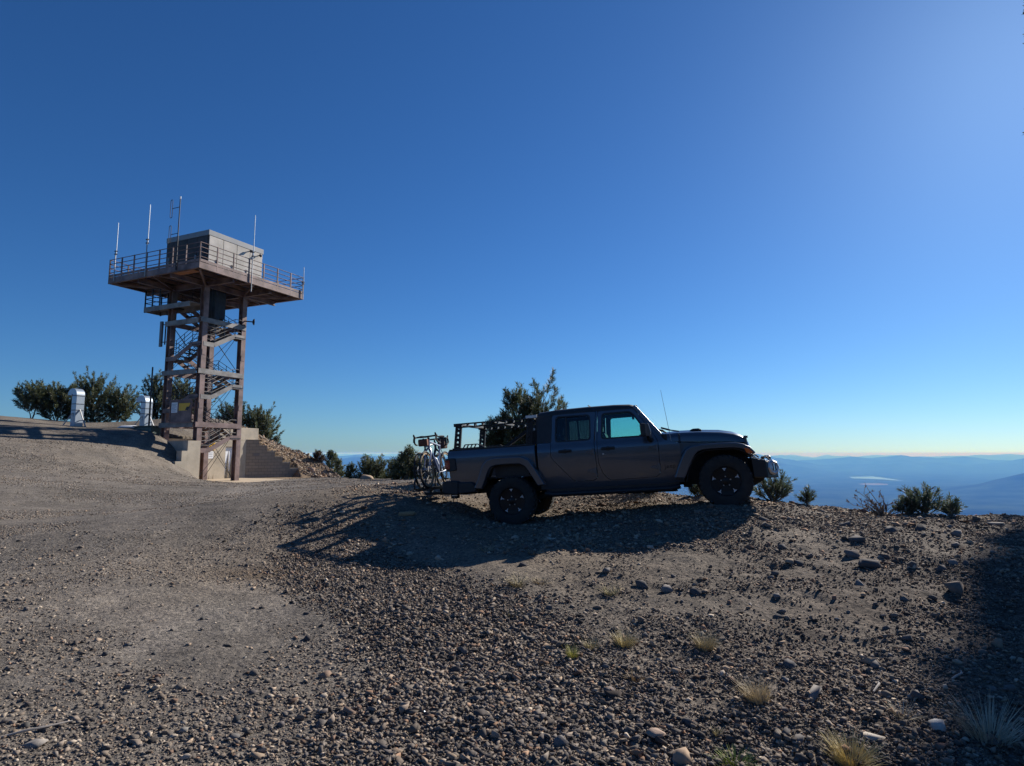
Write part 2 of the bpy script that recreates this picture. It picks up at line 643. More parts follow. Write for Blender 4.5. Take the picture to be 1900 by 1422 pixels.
def build_ground():
    az = np.concatenate([np.linspace(-50, 50, 960), np.arange(51.5, 309, 2.0)])
    rr = np.concatenate([np.geomspace(.7, 3, 24)[:-1], np.geomspace(3, 46, 620), np.geomspace(46.4, 200, 46), np.geomspace(206, 6000, 60), np.geomspace(6150, 82000, 170)])
    na, nr = len(az), len(rr)
    A = np.radians(az)
    X = (np.sin(A)[None, :] * rr[:, None]).ravel()
    Y = (np.cos(A)[None, :] * rr[:, None]).ravel()
    Z = ground_z(X, Y)
    v = np.column_stack([X, Y, Z])
    i = np.arange(nr - 1)[:, None] * na
    j = np.arange(na)[None, :]
    j2 = (j + 1) % na
    q = np.stack([i + j, i + j2, i + na + j2, i + na + j], -1).reshape(-1, 4)
    q = q[:, ::-1]
    t = np.ones((len(v), 3)) * .1
    near = np.hypot(X, Y) < 260
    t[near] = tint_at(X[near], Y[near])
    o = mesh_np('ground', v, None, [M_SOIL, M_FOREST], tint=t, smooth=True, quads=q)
    mi = (np.repeat(rr[:-1], na) > 95).astype(np.int32)
    o.data.polygons.foreach_set('material_index', mi)
    tag(o, kind='structure')
    return o


build_ground()

# lake and its pale flat shore, twenty kilometres out
M_WATER = mat('lake_water', (.11, .27, .46), .8, 0, .08, .002, spec=.02)
M_FLAT = mat('mud_flat', (.20, .18, .16), 1.0, 0, .1, .002, spec=0.0)


def flat_patch(name, px_pts, zl, m):
    pts = []
    for px, py in px_pts:
        Yd = (EYE - zl) / ((py - 841) / FPX)
        pts.append(((px - 950) / FPX * Yd, Yd, zl))
    me = bpy.data.meshes.new(name)
    k = len(pts)
    me.from_pydata(pts + [(a, b, c - 3) for a, b, c in pts], [], [tuple(range(k))] + [(i, (i + 1) % k, k + (i + 1) % k, k + i) for i in range(k)])
    me.materials.append(m)
    o = bpy.data.objects.new(name, me)
    COL.objects.link(o)
    bm = bmesh.new()
    bm.from_mesh(me)
    bmesh.ops.triangulate(bm, faces=[f for f in bm.faces if len(f.verts) > 4])
    bmesh.ops.recalc_face_normals(bm, faces=bm.faces)
    bm.to_mesh(me)
    bm.free()
    return tag(o, kind='structure')


flat_patch('lake', [(1541, 877.8), (1556, 878.2), (1572, 879.5), (1600, 882.5), (1625, 885), (1645, 888), (1668, 891), (1652, 890.6), (1630, 889), (1605, 888), (1575, 887), (1569, 884.5), (1555, 881)], VALLEY + 4, M_WATER)
flat_patch('mud_flat', [(1584, 897.2), (1600, 895.8), (1625, 896.2), (1640, 897.4), (1638, 898.8), (1612, 899.3), (1594, 898.6)], VALLEY + 4, M_FLAT)


def build_haze():
    mb = MB().box((-84000, -84000, -850), (84000, 84000, 18.5))
    m = bpy.data.materials.new('haze_air')
    m.use_nodes = True
    n, l = m.node_tree.nodes, m.node_tree.links
    for x in list(n):
        if x.type != 'OUTPUT_MATERIAL':
            n.remove(x)
    o = [x for x in n if x.type == 'OUTPUT_MATERIAL'][0]
    pv = n.new('ShaderNodeVolumePrincipled')
    pv.inputs['Color'].default_value = HAZE_COL
    pv.inputs['Density'].default_value = HAZE_DEN
    pv.inputs['Absorption Color'].default_value = (1, 1, 1, 1)   # scatters only
    pv.inputs['Anisotropy'].default_value = 0.0
    l.new(pv.outputs[0], o.inputs['Volume'])
    h = mb.build('haze', m, smooth=False)
    return tag(h, kind='stuff')


HAZE_COL = (.105, .33, 1.0, 1)
HAZE_DEN = 0.00007
build_haze()

# ------------------------------------------------------------------ the pickup
M_PAINT = mat('truck_paint', (.068, .082, .104), .28, .45, .06, 3, coat=.6, spec=.5)
M_BLACKP = mat('black_plastic', (.018, .019, .021), .55, 0, .25, 14, bump=.0006, bscale=260)
M_TRIMP = mat('satin_black_metal', (.013, .0135, .015), .5, .1, .2, 8)
M_RUBBER = mat('tyre_rubber', (.024, .023, .022), .85, 0, .35, 9, bump=.001, bscale=120, col2=(.036, .032, .028))
M_RIM = mat('rim_paint', (.006, .0062, .007), .36, .0, .15, 9, spec=.3)
M_STEEL = mat('bare_steel', (.42, .41, .40), .38, .9, .2, 14)
M_SILVER = mat('silver_plate', (.55, .55, .55), .35, .7, .12, 9)
M_UNDER = mat('chassis_black', (.016, .015, .014), .8, 0, .4, 6, col2=(.04, .033, .027))
M_LAMPRED = mat('red_lamp_lens', (.30, .012, .010), .18, 0, .2, 20, coat=.6)
M_AMBER = mat('amber_lens', (.75, .13, .02), .2, 0, .15, 20, coat=.6)
M_CLEAR = mat('lamp_lens', (.72, .74, .76), .12, .35, .08, 20, coat=.8)
M_SEAT = mat('seat_cloth', (.020, .020, .022), .9, 0, .3, 20)
G_FRONT = glass('front_window_glass', (.66, .88, .87))
G_REAR = glass('privacy_glass', (.36, .42, .42))
G_SCREEN = glass('windscreen_glass', (.78, .90, .88))

TILT = .04


def tb(x, y, z):
    """Body sits nose-down on its springs relative to the axle line."""
    return (x, y, z - TILT * (x + 1.75))


_YS = np.array([(.38, .70), (.50, .745), (.58, .765), (.75, .785), (.95, .80), (1.12, .803), (1.18, .795), (1.225, .778), (1.27, .765), (1.80, .655), (1.9, .634)])


def ys(z):
    return float(np.interp(z, _YS[:, 0], _YS[:, 1]))


def roundpoly(pts, r, n=5):
    """Polygon with rounded corners."""
    out = []
    k = len(pts)
    rs = r if isinstance(r, (list, tuple)) else [r] * k
    for i in range(k):
        p, a, b = Vector(pts[i]), Vector(pts[i - 1]), Vector(pts[(i + 1) % k])
        u, w = (a - p), (b - p)
        rr = min(rs[i], u.length * .45, w.length * .45)
        if rr < 1e-4:
            out.append(tuple(p))
            continue
        u, w = u.normalized() * rr, w.normalized() * rr
        for j in range(n + 1):
            t = j / n
            q = (p + u) * (1 - t) ** 2 + p * 2 * t * (1 - t) + (p + w) * t * t
            out.append((q.x, q.y))
    return out


def offset_poly(pts, d):
    """Shrink (d>0) a polygon towards its inside."""
    k = len(pts)
    area = sum(pts[i][0] * pts[(i + 1) % k][1] - pts[(i + 1) % k][0] * pts[i][1] for i in range(k))
    s = 1 if area > 0 else -1
    out = []
    for i in range(k):
        p, a, b = Vector(pts[i]), Vector(pts[i - 1]), Vector(pts[(i + 1) % k])
        e1, e2 = (p - a).normalized(), (b - p).normalized()
        n1, n2 = Vector((-e1.y, e1.x)) * s, Vector((-e2.y, e2.x)) * s
        m = (n1 + n2)
        m = m / max(.3, m.length_squared / 2) if m.length > 1e-6 else n1
        q = p + m * d
        out.append((q.x, q.y))
    return out


def panel(name, out, holes, off, thick, side, m, parent, zc=None, bevel=.006, yfn=ys, smooth=True, tilt=True):
    """Body panel cut to an outline in side view, wrapped on the curved flank, with real thickness."""
    bm = bmesh.new()

    def loop(pts):
        vs = [bm.verts.new((p[0], 0, p[1])) for p in pts]
        return [bm.edges.new((vs[i], vs[(i + 1) % len(vs)])) for i in range(len(vs))]
    es = loop(out)
    for h in holes:
        es += loop(h)
    bmesh.ops.triangle_fill(bm, use_beauty=True, use_dissolve=False, edges=es, normal=(0, -1, 0))
    for z in (zc if zc is not None else [.50, .58, .75, .95, 1.12, 1.18, 1.225, 1.27, 1.5]):
        bmesh.ops.bisect_plane(bm, geom=bm.verts[:] + bm.edges[:] + bm.faces[:], plane_co=(0, 0, z), plane_no=(0, 0, 1))
    bm.verts.ensure_lookup_table()
    vs = [tuple(v.co) for v in bm.verts]
    for i, v in enumerate(bm.verts):
        v.index = i
    fs = [tuple(v.index for v in f.verts) for f in bm.faces]
    bd = [(e.verts[0].index, e.verts[1].index) for e in bm.edges if len(e.link_faces) == 1]
    bm.free()
    k = len(vs)
    mb = MB()
    V = [(x, side * (yfn(z) + off), z) for x, _, z in vs] + [(x, side * (yfn(z) + off - thick), z) for x, _, z in vs]
    F = fs + [tuple(i + k for i in f)[::-1] for f in fs] + [(a, b, b + k, a + k) for a, b in bd]
    mb.add(V, F)
    if tilt:
        mb.map(tb)
    return mb.build(name, m, parent, smooth=smooth, bevel=bevel, ang=30)


DOOR_F = roundpoly([(-.957, 1.15), (-.985, .66), (-1.05, .612), (-1.80, .60), (-1.90, .70), (-1.955, .88), (-1.945, 1.24), (-1.885, 1.765), (-1.285, 1.765), (-.975, 1.235)], [.01, .05, .05, .10, .06, .05, .03, .05, .06, .03])
WIN_F = roundpoly([(-1.075, 1.285), (-1.30, 1.665), (-1.36, 1.715), (-1.815, 1.715), (-1.865, 1.29)], [.05, .05, .05, .05, .05])
DOOR_R = roundpoly([(-2.0, 1.24), (-2.0, .665), (-2.06, .612), (-2.40, .612), (-2.755, 1.03), (-2.735, 1.24), (-2.665, 1.775), (-1.925, 1.775)], [.02, .05, .05, .07, .06, .02, .05, .04])
WIN_R = roundpoly([(-2.055, 1.29), (-2.03, 1.715), (-2.615, 1.725), (-2.655, 1.29)], .06)
CAB = [(-.62, 1.13), (-.62, .50), (-2.985, .50), (-2.99, .9), (-2.975, 1.275), (-2.70, 1.275), (-2.66, 1.80), (-1.255, 1.80), (-.90, 1.275), (-.86, 1.20)]


def wheel(parent, x, y, side, z=.4125):
    w = part('wheel', parent, (x, y, z))
    # tyre
    t = MB()
    R = .400
    prof = [(.222, -.098), (.240, -.112), (.262, -.120), (.300, -.1265), (.345, -.1285), (.372, -.124), (.388, -.116), (R - .004, -.104), (R, -.09),
            (R, .09), (R - .004, .104), (.388, .116), (.372, .124), (.345, .1285), (.300, .1265), (.262, .120), (.240, .112), (.222, .098)]
    t.lathe(prof, 64)
    for k in range(30):
        a0 = 2 * math.pi * k / 30
        for (ya, yb, sh, wd, r0, r1) in ((-.128, -.080, 0, .62, .365, .4125), (.080, .128, .5, .62, .365, .4125), (-.072, -.006, .25, .7, .39, .4125), (.006, .072, .75, .7, .39, .4125)):
            a = a0 + sh * 2 * math.pi / 30
            h = wd * math.pi / 30
            vs = []
            for yy in (ya, yb):
                # shoulder lugs wrap down the sidewall
                edge = abs(yy) > .12
                for aa, rr in ((a - h, r0), (a + h, r0), (a + h, r1 - (.012 if edge else 0)), (a - h, r1 - (.012 if edge else 0))):
                    skew = .35 * h if yy > (ya + yb) / 2 - .001 else -.35 * h
                    vs.append((rr * math.cos(aa + skew), yy, rr * math.sin(aa + skew)))
            t.add(vs, [(0, 1, 2, 3), (7, 6, 5, 4), (0, 4, 5, 1), (1, 5, 6, 2), (2, 6, 7, 3), (3, 7, 4, 0)])
    t.build('tyre', M_RUBBER, w, ang=28)
    s = side
    r = MB()
    r.lathe([(.222, s * .108), (.232, s * .112), (.236, s * .104), (.226, s * .085), (.214, s * .06), (.206, -s * .09), (.225, -s * .105)], 48)
    r.lathe([(.0, s * .075), (.055, s * .075), (.066, s * .068), (.070, s * .03)], 32)
    for k in range(5):
        a = 2 * math.pi * k / 5 + math.pi / 2 + math.pi / 5
        ca, sa = math.cos(a), math.sin(a)

        def P(rad, tan, yy):
            return (rad * ca - tan * sa, s * yy, rad * sa + tan * ca)
        for (rad0, rad1, w0, w1, ya, yb) in ((.045, .150, .046, .098, .072, .078), (.148, .217, .098, .088, .078, .086)):
            vs = [P(rad0, -w0, ya), P(rad0, w0, ya), P(rad1, w1, yb), P(rad1, -w1, yb), P(rad0, -w0, ya - .05), P(rad0, w0, ya - .05), P(rad1, w1, yb - .05), P(rad1, -w1, yb - .05)]
            r.add(vs, [(0, 1, 2, 3), (7, 6, 5, 4), (0, 4, 5, 1), (1, 5, 6, 2), (2, 6, 7, 3), (3, 7, 4, 0)])
    r.build('rim', M_RIM, w, bevel=.003)
    for k in range(5):
        a = 2 * math.pi * k / 5 + math.pi / 2
        b = MB().lathe([(.0, s * .094), (.009, s * .094), (.012, s * .088), (.012, s * .066)], 8, c=(.074 * math.cos(a), 0, .074 * math.sin(a)))
        b.build('lug_nut', M_STEEL, w)
    for k in range(5):
        a = 2 * math.pi * k / 5 + math.pi / 2
        ca, sa = math.cos(a), math.sin(a)
        q = MB()
        pts = [(.152, -.014), (.152, .014), (.206, .037), (.206, -.037)]
        q.add([(r_ * ca - t_ * sa, s * y_, r_ * sa + t_ * ca) for y_ in (.074, .050) for r_, t_ in pts], [(0, 1, 2, 3), (7, 6, 5, 4), (0, 4, 5, 1), (1, 5, 6, 2), (2, 6, 7, 3), (3, 7, 4, 0)])
        q.build('rim_accent', mat('machined_accent', (.62, .64, .66), .42, .25, .08, 12), w, bevel=.002)
    d = MB()
    d.lathe([(.03, s * .035), (.140, s * .035), (.140, s * .012), (.03, s * .012)], 32)
    d.box((-.05, s * .045 - .03, .10), (.06, s * .045 + .03, .165))
    d.build('brake_disc', M_STEEL if False else M_UNDER, w)
    return w


def build_truck():
    t = bpy.data.objects.new('pickup_truck', None)
    COL.objects.link(t)
    psi, pit = .254, .107
    F = Vector((math.cos(psi), -math.sin(psi), 0))
    L = Vector((math.sin(psi), math.cos(psi), 0))
    U = Vector((0, 0, 1))
    F2 = F * math.cos(pit) + U * math.sin(pit)
    U2 = -F * math.sin(pit) + U * math.cos(pit)
    Mx = Matrix((F2, L, U2)).transposed().to_4x4()
    Mx.translation = Vector((3.625, 10.69, .751))
    t.matrix_world = Mx
    tag(t, 'dark grey four-door pickup truck with open bed rack, parked nose-up on the rocky bank', 'pickup truck')

    for s in (-1, 1):
        # ------------------------------------------------ cab side with door openings
        dh_f, dh_r = offset_poly(DOOR_F, -.007), offset_poly(DOOR_R, -.007)
        panel('cab_side', CAB, [dh_f, dh_r], 0, .05, s, M_PAINT, t, bevel=.008)
        df = panel('front_door', DOOR_F, [WIN_F], .004, .055, s, M_PAINT, t, bevel=.007)
        dr = panel('rear_door', DOOR_R, [WIN_R], .004, .055, s, M_PAINT, t, bevel=.007)
        panel('window_pane', offset_poly(WIN_F, -.02), [], -.016, .004, s, G_FRONT, df, bevel=0)
        panel('window_pane', offset_poly(WIN_R, -.02), [], -.016, .004, s, G_REAR, dr, bevel=0)
        panel('window_seal', offset_poly(WIN_F, -.012), [offset_poly(WIN_F, .014)], .006, .028, s, M_BLACKP, df, bevel=.002)
        panel('window_seal', offset_poly(WIN_R, -.012), [offset_poly(WIN_R, .014)], .006, .028, s, M_BLACKP, dr, bevel=.002)
        if s == -1 or True:
            # divider of the quarter light in the rear door
            d = MB().bar((-2.46, s * (ys(1.29) - .004), 1.28), (-2.44, s * (ys(1.72) - .004), 1.73), .03, .016)
            d.map(tb).build('window_divider', M_BLACKP, dr)
        for door, hx, lock in ((df, -1.775, True), (dr, -2.50, False)):
            h = MB()
            y0 = ys(1.12)
            zc = 1.122
            h.prism(roundpoly([(hx - .115, zc - .026), (hx + .115, zc - .026), (hx + .115, zc + .026), (hx - .115, zc + .026)], .02, 3), s * (y0 - .005), s * (y0 + .012))
            h.prism(roundpoly([(hx - .108, zc - .004), (hx + .108, zc - .004), (hx + .108, zc + .02), (hx - .108, zc + .02)], .01, 3), s * (y0 + .03), s * (y0 + .044))
            h.box((hx - .106, min(s * (y0 + .008), s * (y0 + .04)), zc - .004), (hx - .07, max(s * (y0 + .008), s * (y0 + .04)), zc + .02))
            h.box((hx + .07, min(s * (y0 + .008), s * (y0 + .04)), zc - .004), (hx + .106, max(s * (y0 + .008), s * (y0 + .04)), zc + .02))
            h.prism([(hx + .045 * math.cos(a * math.pi / 8), zc - .002 + .038 * math.sin(a * math.pi / 8)) for a in range(16)], s * (y0 - .006), s * (y0 + .010))
            h.map(tb).build('door_handle', M_BLACKP, door, bevel=.004)
        k = MB().lathe([(0, s * (ys(1.05) + .012)), (.012, s * (ys(1.05) + .012)), (.017, s * (ys(1.05) + .006)), (.017, s * (ys(1.05) - .01))], 14, c=(-1.865, 0, 1.035))
        k.map(tb).build('door_lock', M_SILVER, df)
        for door, hx, zs in ((df, -.99, (1.085, .765)), (dr, -2.03, (1.085, .765))):
            for zz in zs:
                g = MB()
                y0 = ys(zz) + .004
                g.prism(roundpoly([(hx - .13, zz + .022), (hx - .06, zz + .028), (hx + .005, zz + .045), (hx + .005, zz - .045), (hx - .06, zz - .028), (hx - .13, zz - .022)], .012, 3), s * (y0 - .006), s * (y0 + .012))
                g.path([(hx + .012, s * (y0 + .010), zz - .055), (hx + .012, s * (y0 + .010), zz + .055)], .013, 8)
                for bx in (-.10, -.045):
                    g.lathe([(0, s * (y0 + .018)), (.008, s * (y0 + .018)), (.010, s * (y0 + .008))], 8, c=(hx + bx, 0, zz))
                g.map(tb).build('door_hinge', M_PAINT, door, bevel=.003)
        # hardtop quarter behind the rear door
        panel('roof_quarter', [(-2.985, 1.285), (-2.715, 1.285), (-2.675, 1.80), (-2.925, 1.80)], [], .004, .05, s, M_BLACKP, t, zc=[1.5], bevel=.012)
        # rocker rail under the doors
        r = MB()
        r.path([(-2.92, s * .775, .435), (-2.8, s * .80, .41), (-.85, s * .80, .41), (-.70, s * .775, .44)], .042, 10)
        r.bar((-2.9, s * .66, .47), (-.7, s * .66, .47), .16, .10)
        for q in (-2.5, -1.8, -1.1):
            r.bar((q, s * .42, .44), (q, s * .79, .42), .05, .05)
        r.map(tb).build('rock_rail', M_TRIMP, t, bevel=.004)
        # ------------------------------------------------ front fender flare and inner fender
        fo = [(-.775, .575), (-.70, .745), (-.60, .935), (-.545, 1.015), (-.46, 1.062), (-.30, 1.082), (0, 1.088), (.22, 1.078), (.34, 1.048), (.43, .99), (.50, .90)]
        fi = [(-.61, .560), (-.535, .70), (-.45, .86), (-.40, .930), (-.345, .975), (-.25, .995), (0, 1.0), (.20, .992), (.30, .970), (.38, .925), (.455, .865)]
        f = MB().ring(fo, fi, s * .945, s * .735)
        f.map(tb).build('front_fender', M_PAINT, t, bevel=.022, segs=3)
        tp = MB()
        top = [(-.47, 1.055), (-.30, 1.075), (0, 1.080), (.22, 1.07), (.335, 1.04), (.43, .975)]
        tp.ring(top, [(a, b - .03) for a, b in top], s * .76, s * .50)
        tp.map(tb).build('fender_top', M_PAINT, t, bevel=.008)
        ln = MB()
        lin = [(-.60, .50), (-.56, .62), (-.47, .82), (-.40, .92), (-.25, .985), (0, .99), (.20, .985), (.30, .96), (.42, .87)]
        ln.ring(lin, [(a * .985, b - .012) for a, b in lin], s * .90, s * .48)
        ln.box((-.66, min(s * .44, s * .49), .48), (.42, max(s * .44, s * .49), 1.06))
        ln.map(tb).build('wheel_liner', M_UNDER, t)
        # amber corner lamp in the flare nose
        a = MB()
        a.prism(roundpoly([(.335, .985), (.395, .975), (.455, .915), (.44, .885), (.36, .905)], .015, 3), s * .90, s * .952)
        a.map(tb).build('corner_lamp', M_AMBER, t, bevel=.006)
        # cowl side in front of the door
        # (fills from the door gap to the fender, carries the emblem)
        c = MB()
        c.ring([(-.66, 1.14), (-.62, 1.14), (-.50, 1.135), (.30, 1.085), (.40, 1.05)], [(-.66, .60), (-.625, .60), (-.50, .99), (.30, 1.01), (.40, 1.0)], s * .72, s * .56)
        c.map(lambda x, y, z: tb(x, y * (1 - .26 * max(0, min(1, (x + .62) / 1.0))), z)).build('engine_bay_side', M_PAINT, t, bevel=.01)
        # ------------------------------------------------ bed side
        arch = [(-4.06, .58), (-3.985, .70), (-3.88, .93), (-3.80, 1.01), (-3.70, 1.035), (-3.30, 1.03), (-3.19, .985), (-3.10, .86), (-2.985, .62)]
        bedo = [(-3.025, 1.272), (-4.595, 1.272), (-4.615, 1.22), (-4.60, .70), (-4.50, .66), (-4.10, .66)] + arch[1:-1] + [(-3.03, .66)]
        panel('bed_side', bedo, [], 0, .06, s, M_PAINT, t, zc=[.75, .95, 1.12, 1.18, 1.225], bevel=.010)
        ro = [(-4.135, .585), (-4.06, .72), (-3.945, .985), (-3.87, 1.065), (-3.74, 1.098), (-3.48, 1.098), (-3.24, 1.085), (-3.115, 1.02), (-3.03, .88), (-2.875, .585)]
        ri = [(-3.99, .575), (-3.93, .69), (-3.845, .880), (-3.80, .935), (-3.70, .962), (-3.48, .965), (-3.28, .958), (-3.19, .905), (-3.12, .79), (-3.005, .575)]
        rf = MB().ring(ro, ri, s * .945, s * .77)
        rf.map(tb).build('rear_fender', M_PAINT, t, bevel=.020, segs=3)
        wl = MB().ring([(x * 1.0, z - .01) for x, z in arch], [(x, z - .03) for x, z in arch], s * .80, s * .46)
        wl.map(tb).build('wheel_liner', M_UNDER, t)
        # bed rail cap and tie-down plate
        rc = MB().box((-4.58, min(s * .68, s * .785), 1.268), (-3.04, max(s * .68, s * .785), 1.292))
        rc.map(tb).build('bed_rail', M_BLACKP, t, bevel=.006)
        gg = MB()
        cl = [(-4.33, 1.295), (-4.20, 1.295), (-4.06, 1.295), (-3.98, 1.295)]
        gg.bar((-4.36, s * .75, 1.297), (-3.92, s * .75, 1.297), .03, .016)
        gg.bar((-4.28, s * .75, 1.358), (-4.05, s * .75, 1.358), .03, .016)
        gg.bar((-4.05, s * .75, 1.358), (-3.93, s * .75, 1.297), .03, .016)
        for q in (-4.30, -4.235, -4.165, -4.095):
            gg.bar((q - .02, s * .75, 1.297), (q + .02, s * .75, 1.358), .028, .016)
        gg.map(tb).build('tie_down_bracket', M_TRIMP, t)
        # tail lamp
        tl = MB().prism(roundpoly([(-4.645, .90), (-4.465, .915), (-4.465, 1.135), (-4.645, 1.135)], .03, 4), s * .70, s * .835)
        tl.map(tb).build('tail_lamp_housing', M_BLACKP, t, bevel=.01)
        lb = MB().prism(roundpoly([(-4.665, .94), (-4.57, .945), (-4.57, 1.105), (-4.665, 1.105)], .025, 4), s * .72, s * .842)
        lo = lb.map(tb).build('tail_lamp', M_LAMPRED, t, bevel=.008)
        ls = MB().prism(roundpoly([(-4.640, .985), (-4.605, .985), (-4.605, 1.065), (-4.640, 1.065)], .01, 3), s * .83, s * .846)
        ls.map(tb).build('reflector', mat('pale_red_lens', (.55, .10, .07), .2, 0, .1, 20, coat=.5), lo)
        # mirror
        mi = MB()
        mi.prism(roundpoly([(-1.195, 1.275), (-1.055, 1.265), (-1.035, 1.335), (-1.06, 1.465), (-1.185, 1.485)], .03, 4), s * .905, s * 1.13)
        mo = mi.map(tb).build('door_mirror', M_BLACKP, t, bevel=.022, segs=3)
        MB().prism(roundpoly([(-1.120, 1.268), (-1.052, 1.262), (-1.032, 1.335), (-1.058, 1.468), (-1.118, 1.478)], .02, 4), s * 1.005, s * 1.136).map(tb).build('mirror_cap', mat('mirror_cap_paint', (.07, .075, .085), .28, .4, .05, 4, coat=.6), mo, bevel=.02, segs=3)
        mp = MB().prism(roundpoly([(-1.199, 1.295), (-1.199, 1.465), (-1.192, 1.465), (-1.192, 1.295)], .001, 1), s * .925, s * 1.11)
        mp.map(tb).build('mirror_glass', mat('mirror_glass', (.5, .52, .55), .05, 1.0, .02, 4), mo)
        ar = MB()
        ar.path([(-1.06, s * .775, 1.21), (-1.08, s * .86, 1.225), (-1.10, s * .94, 1.285)], [.045, .038, .032], 10)
        ar.map(tb).build('mirror_arm', M_BLACKP, mo)
        # ------------------------------------------------ wheels
        wheel(t, 0, s * .81, s)
        wheel(t, -3.488, s * .81, s)
        # headlamp
        hl = MB().lathe([(0, .475), (.05, .472), (.082, .458), (.092, .435), (.092, .40)], 24, axis='x', c=(0, s * .43, 1.01))
        hl.map(tb).build('headlight', M_CLEAR, t)
        # wing of the bumper: chamfered corner that carries a fog lamp
        ft = MB()
        pl2 = [(.42, s * .46), (.80, s * .46), (.82, s * .62), (.62, s * .92), (.42, s * .92)]
        ft.prism(pl2, .50, .765, 'z')
        ft.map(lambda x, y, z: tb(x, y, z + .30 * (.62 - x) * (1 if z > .6 else .25)))
        bo = ft.build('bumper_wing', M_TRIMP, t, bevel=.02, segs=3)
        pl = MB()
        pl.prism([(.43, s * .60), (.76, s * .60), (.80, s * .63), (.625, s * .90), (.43, s * .90)], .772, .782, 'z')
        pl.map(lambda x, y, z: tb(x, y, z + .30 * (.62 - x))).build('skid_plate', M_SILVER, bo, bevel=.003)
        nn = Vector((.60, s * .80, 0)).normalized()
        cc = Vector((.715, s * .775, .655))
        sd = Vector((-nn.y, nn.x, 0))

        def onface(q):
            def f(x, y, z):
                p = cc + nn * x + sd * y + Vector((0, 0, z))
                return tb(p.x, p.y, p.z)
            return q.map(f)
        fl = MB()
        fl.lathe([(0, .052), (.052, .052), (.066, .046), (.072, .03), (.072, -.02)], 8, axis='x')
        onface(fl).build('fog_lamp', M_CLEAR, bo, smooth=False)
        bz = MB()
        bz.lathe([(.066, .05), (.090, .058), (.118, .035), (.122, -.03)], 8, axis='x')
        onface(bz).build('fog_lamp_bezel', M_SILVER, bo, smooth=False)
        gl_ = MB()
        for yy in (-.025, .025):
            gl_.bar((.056, yy, -.05), (.056, yy, .05), .012, .008)
        onface(gl_).build('fog_lamp_bar', M_BLACKP, bo)
        hk = MB()
        for hx in (.47, .62):
            hk.path([(hx - .045, s * .72, .82 - .3 * (hx - .47)), (hx - .02, s * .72, .868 - .3 * (hx - .47)), (hx + .04, s * .72, .862 - .3 * (hx - .47)), (hx + .085, s * .72, .82 - .3 * (hx - .47))], .012, 8)
        hk.map(tb).build('tow_hook', M_UNDER, bo)

    # ---------------------------------------------------- roof, screen, hood
    rf = MB()
    secs = []
    for x, zt, ze, w in ((-2.945, 1.80, 1.74, .655), (-2.915, 1.845, 1.775, .662), (-2.6, 1.868, 1.79, .668), (-2.1, 1.876, 1.795, .668), (-1.6, 1.872, 1.795, .665), (-1.35, 1.858, 1.788, .66), (-1.27, 1.835, 1.775, .655), (-1.225, 1.800, 1.755, .648)):
        pr = [(-w - .008, ze - .03), (-w - .002, ze + .01), (-w + .03, zt - .035), (-w + .10, zt - .014), (-.35, zt - .003), (0, zt), (.35, zt - .003), (w - .10, zt - .014), (w - .03, zt - .035), (w + .002, ze + .01), (w + .008, ze - .03)]
        secs.append([(x, y, z) for y, z in pr])
    k = len(secs[0])
    rf.add([p for q in secs for p in q], [(i * k + j, i * k + j + 1, (i + 1) * k + j + 1, (i + 1) * k + j) for i in range(len(secs) - 1) for j in range(k - 1)] + [tuple(range(k)), tuple((len(secs) - 1) * k + j for j in range(k))] + [(i * k, (i + 1) * k, (i + 1) * k + k - 1, i * k + k - 1) for i in range(len(secs) - 1)])
    roof = rf.map(tb).build('roof', M_BLACKP, t, ang=50)
    MB().box((-2.04, -.66, 1.868), (-2.03, .66, 1.8835)).map(tb).build('roof_seam', M_UNDER, roof)
    wf = MB()
    for s in (-1, 1):
        wf.bar((-.885, s * .735, 1.27), (-1.265, s * .645, 1.795), .075, .055, up=(1, 0, .7))
    wf.bar((-1.25, -.66, 1.785), (-1.25, .66, 1.785), .06, .06)
    wf.bar((-.88, -.74, 1.275), (-.88, .74, 1.275), .06, .06)
    wf.map(tb).build('windscreen_frame', M_PAINT, t, bevel=.01)
    sc = MB().add([(-.885, -.70, 1.29), (-.885, .70, 1.29), (-1.255, .62, 1.785), (-1.255, -.62, 1.785)], [(0, 1, 2, 3)])
    sc.map(tb).build('windscreen', G_SCREEN, t)
    bw = MB().add([(-2.955, -.60, 1.33), (-2.955, .60, 1.33), (-2.925, .57, 1.74), (-2.925, -.57, 1.74)], [(0, 1, 2, 3)])
    cb = MB()
    cb.box((-2.99, -.74, .52), (-2.95, .74, 1.30))
    for s in (-1, 1):
        cb.prism([(s * .74, 1.28), (s * .60, 1.28), (s * .575, 1.80), (s * .655, 1.80)], -2.975, -2.93, 'x')
    cb.box((-2.97, -.62, 1.72), (-2.925, .62, 1.80))
    cbo = cb.map(tb).build('cab_back', M_BLACKP, t, bevel=.006)
    bw.map(tb).build('back_window', G_REAR, cbo)
    hd = MB()
    secs = []
    for x, w, zb, zt, bl in ((-.90, .735, 1.165, 1.315, .016), (-.62, .715, 1.150, 1.322, .024), (-.3, .675, 1.132, 1.314, .026), (.05, .615, 1.108, 1.285, .026), (.25, .575, 1.092, 1.248, .02), (.36, .550, 1.080, 1.210, .008), (.415, .540, 1.075, 1.165, .0)):
        pr = [(-w - .01, zb), (-w - .008, zt - .10), (-w + .008, zt - .055), (-w + .04, zt - .025), (-w + .11, zt - .012), (-.36, zt - .002), (-.31, zt + bl * .8), (-.15, zt + bl + .006), (0, zt + bl + .008)]
        pr += [(-y, z) for y, z in pr[-2::-1]]
        secs.append([(x, y, z) for y, z in pr])
    k = len(secs[0])
